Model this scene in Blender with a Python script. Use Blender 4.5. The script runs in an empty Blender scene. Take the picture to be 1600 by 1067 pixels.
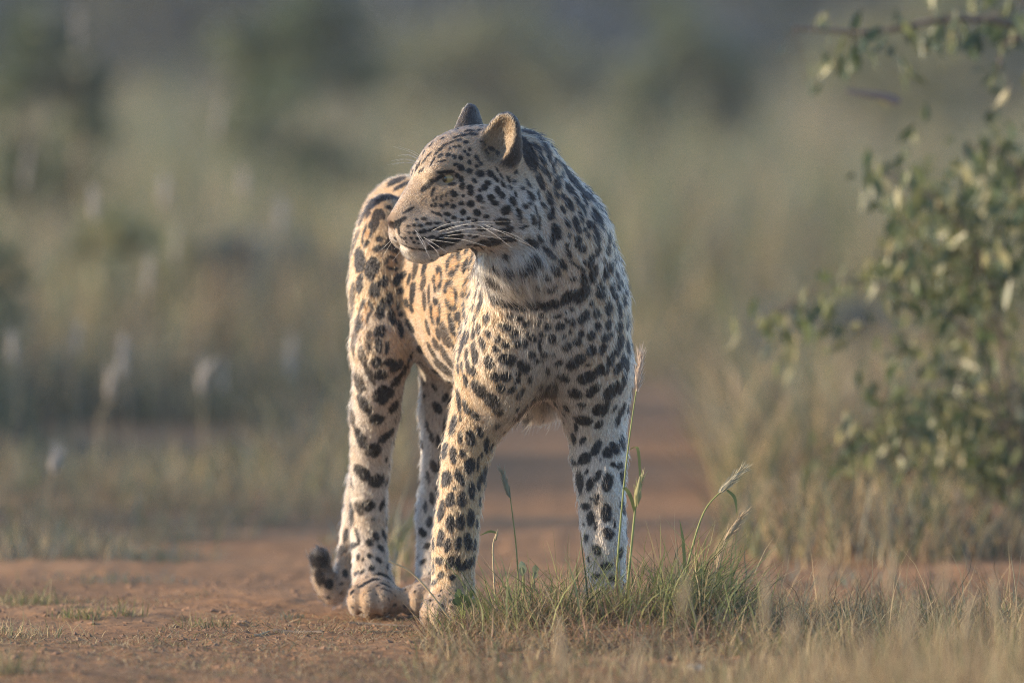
import bpy, bmesh, math, random
import numpy as np
from mathutils import Vector, Matrix
from mathutils.bvhtree import BVHTree

# ------------------------------------------------------------------ camera, sky, sun, exposure
scn = bpy.context.scene
SC = 970.0; CAMD = 14.0; CAMH = 0.85; YH = 153.0          # picture scale (px per metre at the animal), camera distance, height, horizon row
cam = bpy.data.cameras.new('camera'); cam_o = bpy.data.objects.new('camera', cam); scn.collection.objects.link(cam_o)
cam_o.location = (0, -CAMD, CAMH); cam_o.rotation_euler = (math.pi / 2, 0, 0)
cam.sensor_width = 36; cam.lens = SC * CAMD / 1600 * 36; cam.shift_y = -(533.5 - YH) / 1600
cam.clip_start = 0.5; cam.clip_end = 3000
cam.dof.use_dof = True; cam.dof.focus_distance = 13.86; cam.dof.aperture_fstop = 3.0
scn.camera = cam_o

SUN_EL = math.radians(15); SUN_AZ = math.radians(268)      # azimuth clockwise from +Y (away from the camera): 270 is picture left
w = bpy.data.worlds.new('World'); scn.world = w; w.use_nodes = True
nt = w.node_tree; bg = nt.nodes['Background']; sky = nt.nodes.new('ShaderNodeTexSky')
sky.sky_type = 'NISHITA'; sky.sun_disc = False; sky.sun_elevation = SUN_EL; sky.sun_rotation = SUN_AZ
sky.air_density = 1.0; sky.dust_density = 0.3; sky.ozone_density = 3.0
nt.links.new(sky.outputs[0], bg.inputs[0]); bg.inputs[1].default_value = 0.15
sun = bpy.data.lights.new('sun', 'SUN'); sun.energy = 3.8; sun.angle = math.radians(0.8); sun.color = (1.0, 0.79, 0.54)
sun_o = bpy.data.objects.new('sun', sun); scn.collection.objects.link(sun_o)
SUN_DIR = Vector((math.sin(SUN_AZ) * math.cos(SUN_EL), math.cos(SUN_AZ) * math.cos(SUN_EL), math.sin(SUN_EL)))   # towards the sun
sun_o.rotation_euler = SUN_DIR.to_track_quat('Z', 'Y').to_euler()
scn.view_settings.view_transform = 'Standard'; scn.view_settings.look = 'None'; scn.view_settings.gamma = 1.0
scn.view_settings.exposure = 1.1
scn.render.engine = 'CYCLES'; scn.cycles.use_denoising = True; scn.cycles.denoising_prefilter = 'NONE'; scn.cycles.filter_width = 1.05; scn.cycles.adaptive_threshold = .008
scn.cycles.max_bounces = 6; scn.cycles.transparent_max_bounces = 8; scn.cycles.caustics_reflective = False; scn.cycles.caustics_refractive = False
scn.cycles.sample_clamp_indirect = 4.0
RNG = np.random.default_rng(7); random.seed(7)

# ------------------------------------------------------------------ helpers
COL = scn.collection
def tag(o, label=None, cat=None, group=None, kind=None):
    if label: o['label'] = label
    if cat: o['category'] = cat
    if group: o['group'] = group
    if kind: o['kind'] = kind
    return o
def empty(name, loc=(0, 0, 0)):
    o = bpy.data.objects.new(name, None); o.empty_display_size = .05; o.location = loc; COL.objects.link(o); return o
def link(o, parent=None):
    COL.objects.link(o)
    if parent is not None:
        o.parent = parent
        o.matrix_parent_inverse = Matrix.Translation(-parent.location)
    return o
def mesh_np(name, V, F, mat=None, smooth=True, attrs=None):
    """V (n,3), F (m,k) numpy; attrs: {name: (n,3)} point colours"""
    me = bpy.data.meshes.new(name)
    V = np.asarray(V, np.float32); F = np.asarray(F, np.int32); k = F.shape[1]
    me.vertices.add(len(V)); me.vertices.foreach_set('co', V.ravel())
    me.loops.add(F.size); me.loops.foreach_set('vertex_index', F.ravel())
    me.polygons.add(len(F)); me.polygons.foreach_set('loop_start', np.arange(0, F.size, k, dtype=np.int32))
    me.polygons.foreach_set('loop_total', np.full(len(F), k, np.int32))
    me.polygons.foreach_set('use_smooth', np.full(len(F), smooth))
    for an, av in (attrs or {}).items():
        a = me.attributes.new(an, 'FLOAT_COLOR', 'POINT')
        a.data.foreach_set('color', np.concatenate([av, np.ones((len(av), 1))], 1).astype(np.float32).ravel())
    me.update(calc_edges=True)
    if mat: me.materials.append(mat)
    return me
def material(name, base=(.5, .5, .5), rough=.8, attr=None, spec=.3, transl=0., bump=0., bump_scale=80., noise=0., noise_scale=8.):
    m = bpy.data.materials.new(name); m.use_nodes = True; t = m.node_tree; b = t.nodes['Principled BSDF']; out = t.nodes['Material Output']
    b.inputs['Roughness'].default_value = rough; b.inputs['Specular IOR Level'].default_value = spec
    b.inputs['Base Color'].default_value = (*base, 1)
    src = None
    if attr:
        a = t.nodes.new('ShaderNodeAttribute'); a.attribute_name = attr; src = a.outputs['Color']
    if noise:
        tc = t.nodes.new('ShaderNodeTexCoord'); nz = t.nodes.new('ShaderNodeTexNoise'); nz.inputs['Scale'].default_value = noise_scale; nz.inputs['Detail'].default_value = 6
        t.links.new(tc.outputs['Object'], nz.inputs['Vector'])
        mr = t.nodes.new('ShaderNodeMapRange'); mr.inputs['From Min'].default_value = .3; mr.inputs['From Max'].default_value = .7
        mr.inputs['To Min'].default_value = 1 - noise; mr.inputs['To Max'].default_value = 1 + noise
        t.links.new(nz.outputs['Fac'], mr.inputs['Value'])
        mx = t.nodes.new('ShaderNodeVectorMath'); mx.operation = 'SCALE'
        if src is None: mx.inputs[0].default_value = base
        else: t.links.new(src, mx.inputs[0])
        t.links.new(mr.outputs[0], mx.inputs['Scale']); src = mx.outputs[0]
    if src is not None: t.links.new(src, b.inputs['Base Color'])
    if bump:
        tc = t.nodes.new('ShaderNodeTexCoord'); nz = t.nodes.new('ShaderNodeTexNoise'); nz.inputs['Scale'].default_value = bump_scale; nz.inputs['Detail'].default_value = 5
        bp = t.nodes.new('ShaderNodeBump'); bp.inputs['Strength'].default_value = bump; bp.inputs['Distance'].default_value = .004
        t.links.new(tc.outputs['Object'], nz.inputs['Vector']); t.links.new(nz.outputs['Fac'], bp.inputs['Height']); t.links.new(bp.outputs[0], b.inputs['Normal'])
    if transl:
        tr = t.nodes.new('ShaderNodeBsdfTranslucent'); mix = t.nodes.new('ShaderNodeMixShader'); mix.inputs[0].default_value = transl
        if src is not None: t.links.new(src, tr.inputs['Color'])
        else: tr.inputs['Color'].default_value = (*base, 1)
        t.links.new(b.outputs[0], mix.inputs[1]); t.links.new(tr.outputs[0], mix.inputs[2]); t.links.new(mix.outputs[0], out.inputs['Surface'])
    return m
def tube(pts, r0, r1, sides=5):
    """tapered tube along a polyline -> V, F (quads)"""
    pts = np.asarray(pts, float); n = len(pts); V = []; 
    for i in range(n):
        d = unit(pts[min(i + 1, n - 1)] - pts[max(i - 1, 0)]); a = unit(np.cross(d, [0.31, .9, .27])); b = np.cross(d, a)
        r = r0 + (r1 - r0) * i / (n - 1)
        for k in range(sides):
            t = 2 * math.pi * k / sides; V.append(pts[i] + r * (a * math.cos(t) + b * math.sin(t)))
    F = [[i * sides + k, i * sides + (k + 1) % sides, (i + 1) * sides + (k + 1) % sides, (i + 1) * sides + k] for i in range(n - 1) for k in range(sides)]
    return np.array(V), np.array(F)
def unit(v):
    v = np.asarray(v, float); return v / (np.linalg.norm(v) + 1e-12)
# ------------------------------------------------------------------ leopard: implicit body
SC = 970.0; CAMD = 14.0; CAMH = 0.85; YH = 153.0
def P(px, py, Y=0.0):
    k = (CAMD + Y) / CAMD / SC
    return np.array([(px - 800.0) * k, Y, CAMH - (py - YH) * k])

def unit(v):
    v = np.asarray(v, float); return v / (np.linalg.norm(v) + 1e-12)

class Prim:
    """one soft building block of the body: rounded cone or ellipsoid"""
    def __init__(s, kind, k, flow, **kw):
        s.kind = kind; s.k = k; s.flow = unit(flow) if flow is not None else None; s.op = 'add'
        s.__dict__.update(kw)
        if kind == 'chain':
            s.lo = np.min([p.lo for p in s.parts], 0); s.hi = np.max([p.hi for p in s.parts], 0)
        elif kind == 'cone':
            m = max(s.ra, s.rb)
            s.lo = np.minimum(s.a, s.b) - m; s.hi = np.maximum(s.a, s.b) + m
            if s.flow is None: s.flow = unit(s.b - s.a)
        else:
            ext = np.sqrt(((s.R * s.r[None, :]) ** 2).sum(1))
            s.lo = s.c - ext; s.hi = s.c + ext
    def d(s, x):
        if s.kind == 'chain':
            return np.min([p.d(x) for p in s.parts], 0)
        if s.kind == 'cone':
            ba = s.b - s.a; l2 = float(ba @ ba); rr = s.ra - s.rb; a2 = l2 - rr * rr; il2 = 1 / l2
            pa = x - s.a.astype(x.dtype)
            y = pa @ ba.astype(x.dtype); z = y - l2
            q = pa * l2 - y[..., None] * ba.astype(x.dtype)
            x2 = (q * q).sum(-1); y2 = y * y * l2; z2 = z * z * l2
            kk = np.sign(rr) * rr * rr * x2
            r1 = np.sqrt(x2 + z2) * il2 - s.rb
            r2 = np.sqrt(x2 + y2) * il2 - s.ra
            r3 = (np.sqrt(np.maximum(x2 * a2 * il2, 0)) + y * rr) * il2 - s.ra
            return np.where(np.sign(z) * a2 * z2 > kk, r1, np.where(np.sign(y) * a2 * y2 < kk, r2, r3))
        p = (x - s.c.astype(x.dtype)) @ s.R.astype(x.dtype)
        q = p / s.r.astype(x.dtype)
        k0 = np.sqrt((q * q).sum(-1)); q2 = q / s.r.astype(x.dtype)
        k1 = np.sqrt((q2 * q2).sum(-1)) + 1e-9
        return k0 * (k0 - 1.0) / k1

PR = []
def cone(a, b, ra, rb, k=0.03, flow=None, **kw):
    p = Prim('cone', k, flow, a=np.asarray(a, float), b=np.asarray(b, float), ra=ra, rb=rb, **kw); PR.append(p); return p
def ell(c, r, R=None, k=0.03, flow=(0, 0, -1), **kw):
    p = Prim('ell', k, flow, c=np.asarray(c, float), r=np.asarray(r, float), R=np.eye(3) if R is None else np.asarray(R, float), **kw); PR.append(p); return p
def frame(x, up=(0, 0, 1)):
    """columns: x axis, side axis, up axis"""
    x = unit(x); y = unit(np.cross(up, x)); z = np.cross(x, y)
    return np.stack([x, y, z], 1)

def catmull(J, n):
    J = np.asarray(J, float); E = np.vstack([2 * J[0] - J[1], J, 2 * J[-1] - J[-2]]); out = []
    for i in range(1, len(E) - 2):
        for t in np.linspace(0, 1, n, endpoint=False):
            a, b, c, d = E[i - 1], E[i], E[i + 1], E[i + 2]
            out.append(.5 * (2 * b + (c - a) * t + (2 * a - 5 * b + 4 * c - d) * t * t + (3 * b - a - 3 * c + d) * t ** 3))
    out.append(E[-2]); return np.array(out)

def chain(pts, k=0.025, n=3, **kw):
    """pts: (px, py, Y, r) joints of a limb, smoothly interpolated, one primitive per joint span"""
    J = catmull([list(P(*p[:3])) + [p[3]] for p in pts], n)
    parts = [Prim('cone', k, None, a=p[:3], b=q[:3], ra=p[3], rb=q[3]) for p, q in zip(J[:-1], J[1:])]
    g = max(2, n * 2)
    for i in range(0, len(parts), g):
        PR.append(Prim('chain', k if i == 0 else .004, parts[i].flow + parts[min(i + g, len(parts)) - 1].flow, parts=parts[i:i + g], **kw))

# trunk -------------------------------------------------------------
TF = unit(P(845, 470, 0.0) - P(632, 470, 0.40)); TF[2] = 0; TF = unit(TF)
TR = frame(TF)
back = -TF
def trunk(px, py, Y, r, k=0.06, fl=None, **kw):
    ell(P(px, py, Y), r, TR, k, fl if fl is not None else back + np.array([0, 0, -0.25]), **kw)
trunk(640, 364, 0.42, (.115, .076, .096), fur=0.0058)
trunk(690, 432, 0.32, (.15, .070, .128), white=.22, fur=0.0062)
trunk(735, 462, 0.20, (.16, .090, .150), white=.22, fur=0.0062)
trunk(814, 462, 0.07, (.15, .100, .158), fur=0.0102)
ell(P(840, 528, 0.00), (.085, .080, .072), TR, 0.05, (0, 0.2, -1), fur=0.0163, white=.9)
cone(P(838, 597, 0.16), P(752, 520, .32), .062, .078, 0.04, (-.2, 0.8, -.5), fur=0.0177, white=1)
# neck ----------------------------------------------------------------
cone(P(810, 266, -.105), P(856, 376, -.055), .064, .088, 0.04, unit([.4, .25, -1]), fur=0.0095, white=.35)
cone(P(856, 376, -.055), P(864, 480, 0.0), .088, .108, 0.05, unit([.15, .1, -1]), fur=0.0116, white=.45)
ell(P(800, 400, -.125), (.052, .05, .05), None, 0.05, unit([.35, -.1, -1]), fur=0.0204, white=1)
# withers / shoulders
ell(P(818, 430, -.005), (.05, .07, .15), None, 0.05, unit([-.1, .3, -1]), fur=0.0095)
ell(P(785, 545, -.015), (.053, .080, .118), None, 0.05, unit([-.05, .15, -1]), fur=0.0095, white=.25)
ell(P(917, 520, .010), (.059, .085, .145), None, 0.05, unit([.05, .15, -1]), fur=0.0095, white=.35)
# fore legs ------------------------------------------------------------
chain([(772, 575, -.01, .058), (750, 640, .010, .0455), (730, 705, .005, .0390), (719, 775, -.010, .0345), (711, 848, -.020, .0355), (708, 890, -.022, .0325), (707, 935, -.025, .0345)], .04, fur=0.0076, white=.05)
ell(P(762, 632, .055), (.030, .045, .05), None, .04, (0, .1, -1), fur=0.0082, white=.3)
chain([(928, 580, .02, .060), (933, 650, .03, .0465), (936, 715, .02, .0425), (940, 780, .005, .0365), (945, 842, -.01, .0330), (947, 885, -.012, .0295), (946, 935, -.015, .0315)], .04, fur=0.0076, white=.62)
ell(P(920, 635, .075), (.032, .045, .05), None, .04, (0, .1, -1), fur=0.0082, white=.6)
# hind legs ------------------------------------------------------------
for dx, dy, wt in ((0, 0, .5), (104, .06, .8)):
    ell(P(603 + dx, 425, .31 + dy), (.058, .080, .128), None, .022, unit([0, .2, -1]), fur=0.0065)
    cone(P(603 + dx, 460, .285 + dy), P(597 + dx, 545, .250 + dy), .056, .044, .02, unit([0, .1, -1]), fur=0.0095, white=.15)
    cone(P(602 + dx, 450, .44 + dy), P(586 + dx * .98, 640, .33 + dy), .045, .034, .04, unit([0, .1, -1]), fur=0.0082, white=.2)
chain([(596, 545, .250, .0440), (590, 610, .275, .0395), (582, 680, .325, .0340), (577, 750, .365, .0300), (575, 805, .39, .0285), (576, 845, .382, .0280), (580, 890, .36, .0290), (584, 935, .34, .0320)], .03, fur=0.0076, white=.5)
ell(P(575, 806, .415), (.019, .024, .03), None, .02, (0, 0, -1), fur=0.0068, white=.5)
chain([(701, 545, .335, .0440), (698, 610, .345, .0390), (692, 680, .37, .0335), (686, 750, .395, .0295), (679, 805, .405, .0285), (679, 845, .39, .0275), (679, 890, .365, .0285), (680, 935, .34, .0310)], .03, fur=0.0076, white=.8)
ell(P(678, 806, .43), (.019, .024, .03), None, .02, (0, 0, -1), fur=0.0068, white=.8)
# flank fold of skin in front of the thigh
cone(P(652, 480, .26), P(650, 540, .255), .030, .016, .02, unit([-.2, .2, -1]), fur=0.0163, white=.5)

def paw(x, y, fx, w=.044):
    f = unit([fx, -1, 0]); R = frame(f); s = R[:, 1]
    c = np.array([x, y, .031])
    ell(c + f * .005, (.052, w * .86, .030), R, .02, f + np.array([0, 0, -.4]), fur=0.0045, white=.32)
    for q, o, rr in ((-.74, .026, .0155), (-.27, .043, .0175), (.24, .043, .0175), (.72, .026, .0155)):
        ell(c + f * o + s * (q * w) + np.array([0, 0, -.007]), (.027, rr * .93, .0235), R, .0085, f + np.array([0, 0, -.6]), fur=0.0040, white=.30)
PAWS = []
for (px, Y, fx) in ((706, -.045, -.15), (946, -.035, .1), (586, .315, .05), (676, .305, -.25)):
    b = P(px, 900, Y); PAWS.append((b[0], Y)); paw(b[0], Y, fx)
# tail -------------------------------------------------------------------
TAIL = [(632, 330, 0.540, .030), (612, 430, 0.600, .026), (592, 560, 0.600, .023), (570, 700, 0.560, .018), (553, 800, 0.520, .0165), (543, 870, 0.500, .016), (533, 918, 0.490, .016), (517, 928, 0.485, .0165), (506, 905, 0.480, .0172), (500, 872, 0.475, .0150)]
chain(TAIL, .012, 3, fur=0.0090, white=.4)

# head ----------------------------------------------------------------------
HTH = math.radians(23)
HU = np.array([-math.cos(HTH), -math.sin(HTH), 0]); HV = np.array([0, 0, 1.]); HW = np.array([math.sin(HTH), -math.cos(HTH), 0])
HO = P(740, 300, -.155)
HM = np.stack([HU, HV, HW], 1)
def H(u, v, w=0.): return HO + HM @ np.array([u, v, w])
def HD(u, v, w=0.): return HM @ np.array([u, v, w])
def hell(c, r, k=.02, pitch=0., yaw=0., flow=(-1, 0, 0), **kw):
    """ellipsoid in head space; pitch rotates u towards v, yaw rotates u towards w"""
    cp, sp, cy, sy = math.cos(pitch), math.sin(pitch), math.cos(yaw), math.sin(yaw)
    Rp = np.array([[cp, -sp, 0], [sp, cp, 0], [0, 0, 1.]]); Ry = np.array([[cy, 0, -sy], [0, 1, 0], [sy, 0, cy]])
    return ell(H(*c), r, HM @ Ry @ Rp, k, HD(*flow), **kw)
hd = dict(head=1)
hell((-.022, .026, 0), (.082, .080, .066), .02, flow=(-1, .1, 0), fur=0.0059, white=0, **hd)
hell((.035, .036, 0), (.062, .056, .050), .03, pitch=-.5, flow=(-1, .6, 0), fur=0.0051, white=0, **hd)
for s in (1, -1):
    hell((.002, -.022, s * .030), (.064, .060, .044), .03, yaw=-.25 * s, flow=(-1, -.35, .1 * s), fur=0.0068, white=.75, **hd)
    hell((-.045, -.03, s * .032), (.05, .055, .042), .03, flow=(-1, -.5, .1 * s), fur=0.0095, white=.65, **hd)
cone(H(.062, .012), H(.120, -.040), .040, .0215, .018, HD(-1, .7, 0), fur=0.0034, white=0, **hd)
for s in (1, -1):
    hell((.055, -.010, s * .024), (.05, .032, .026), .02, pitch=-.6, yaw=-.18 * s, flow=(-1, -.2, 0), fur=0.0043, white=.15, **hd)
    hell((.102, -.064, s * .0195), (.038, .0295, .0225), .012, pitch=.1, yaw=-.2 * s, flow=(-1, -.35, .1 * s), fur=0.0043, white=.38, **hd)
    hell((.067, .040, s * .031), (.030, .013, .017), .014, pitch=-.55, flow=(-1, .3, 0), fur=0.0051, white=.1, **hd)
for s in (1, -1):
    hell((.058, -.055, s * .028), (.045, .036, .026), .02, yaw=-.3 * s, flow=(-1, -.4, .1 * s), fur=0.0051, white=.5, **hd)
hell((.092, -.090, 0), (.029, .0205, .023), .010, pitch=.15, flow=(-1, -.6, 0), fur=0.0068, white=1, **hd)
for s in (1, -1):
    cone(H(.085, -.088, s * .008), H(.005, -.048, s * .034), .018, .028, .012, HD(-1, -.2, .1 * s), fur=0.0068, white=.65, **hd)
# nose pad, nostrils
hell((.1375, -.0455, 0), (.0105, .0105, .0165), .006, pitch=.5, flow=(-1, 0, 0), fur=0., **hd)
for s in (1, -1):
    p = hell((.1445, -.050, s * .0085), (.0055, .0035, .0042), .003, fur=0., **hd); p.op = 'sub'
# mouth line groove: thin flattened ellipsoids along the lip
for s in (1, -1):
    p = cone(H(.128, -.083, s * .010), H(.062, -.083, s * .040), .0028, .0028, .006, fur=0.0034, **hd); p.op = 'sub'
# eye sockets
EYE = [H(.0585, .0215, s * .0318) for s in (1, -1)]
for i, s in enumerate((1, -1)):
    p = hell((.066, .0215, s * .0535), (.0155, .0072, .014), .012, pitch=-.25, yaw=-.7 * s, fur=0.0034, **hd); p.op = 'sub'; p.lid = 1
# ears: cups
EARS = []
for s in (1, -1):
    e = unit([.80, .12, s * .75]); upv = unit(np.array([-.12, 1, s * .26])); upv = unit(upv - e * (upv @ e)); rt = np.cross(upv, e)
    R = HM @ np.stack([rt, upv, e], 1)
    c = np.array([-.026 + (.017 if s < 0 else 0), .078 + (.013 if s < 0 else 0), s * .050])
    ell(H(*(c - upv * .012 - e * .004)), (.035, .040, .024), R, .014, HD(*upv), fur=0.0051, ear=1, **hd)
    ell(H(*(c + upv * .010)), (.0285, .039, .018), R, .012, HD(*upv), fur=0.0043, ear=1, **hd)
    p = ell(H(*(c + e * .020 + upv * .008)), (.0245, .040, .0205), R, .006, HD(*upv), fur=0.0051, **hd); p.op = 'sub'; p.earin = 1
    EARS.append((H(*c), HM @ e, HM @ upv))

def body_field(VOX=0.0026):
    lo = np.min([p.lo for p in PR], 0) - .02; hi = np.max([p.hi for p in PR], 0) + .02
    n = np.ceil((hi - lo) / VOX).astype(int) + 1
    F = np.full(n, 0.5, np.float32)
    for p in PR:
        m = p.k + .012
        i0 = np.maximum(((p.lo - m - lo) / VOX).astype(int), 0); i1 = np.minimum(((p.hi + m - lo) / VOX).astype(int) + 2, n)
        ax = [(lo[j] + VOX * np.arange(i0[j], i1[j])).astype(np.float32) for j in range(3)]
        X = np.stack(np.meshgrid(*ax, indexing='ij'), -1)
        d = p.d(X).astype(np.float32)
        sl = tuple(slice(i0[j], i1[j]) for j in range(3)); cur = F[sl]
        if p.op == 'add':
            h = np.maximum(p.k - np.abs(cur - d), 0) / p.k
            F[sl] = np.minimum(cur, d) - h * h * p.k * .25
        else:
            d = -d; h = np.maximum(p.k - np.abs(cur - d), 0) / p.k
            F[sl] = np.maximum(cur, d) + h * h * p.k * .25
    return F, lo, VOX

def surface_nets(F, lo, vox):
    S = F < 0
    nx, ny, nz = F.shape
    C = np.zeros((nx - 1, ny - 1, nz - 1), np.uint8)
    for a in (0, 1):
        for b in (0, 1):
            for c in (0, 1):
                C += S[a:nx - 1 + a, b:ny - 1 + b, c:nz - 1 + c]
    act = (C > 0) & (C < 8)
    I = np.argwhere(act)
    idx = np.full(C.shape, -1, np.int32); idx[act] = np.arange(len(I))
    corner = {}
    for a in (0, 1):
        for b in (0, 1):
            for c in (0, 1):
                corner[(a, b, c)] = F[I[:, 0] + a, I[:, 1] + b, I[:, 2] + c].astype(np.float64)
    acc = np.zeros((len(I), 3)); cnt = np.zeros(len(I))
    keys = list(corner)
    for k0 in keys:
        for ax in range(3):
            if k0[ax] == 0:
                k1 = list(k0); k1[ax] = 1; k1 = tuple(k1)
                f0, f1 = corner[k0], corner[k1]
                m = (f0 < 0) != (f1 < 0)
                t = np.where(m, f0 / np.where(m, f0 - f1, 1), 0)
                pt = np.tile(np.array(k0, float), (len(I), 1)); pt[:, ax] = t
                acc += pt * m[:, None]; cnt += m
    V = lo + vox * (I + acc / cnt[:, None])
    quads = []
    for ax in range(3):
        u, v = [(1, 2), (2, 0), (0, 1)][ax]
        sl0 = [slice(1, n - 1) for n in F.shape]; sl1 = list(sl0); sl0[ax] = slice(0, F.shape[ax] - 1); sl1[ax] = slice(1, F.shape[ax])
        a, b = S[tuple(sl0)], S[tuple(sl1)]
        off = np.array([1, 1, 1]); off[ax] = 0
        E = np.argwhere(a != b); s = a[tuple(E.T)]; E = E + off
        def cell(du, dv):
            q = E.copy(); q[:, u] += du; q[:, v] += dv; return idx[tuple(q.T)]
        Q = np.stack([cell(-1, -1), cell(0, -1), cell(0, 0), cell(-1, 0)], 1)
        Q[~s] = Q[~s][:, ::-1]
        quads.append(Q)
    return V, np.concatenate(quads)
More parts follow.
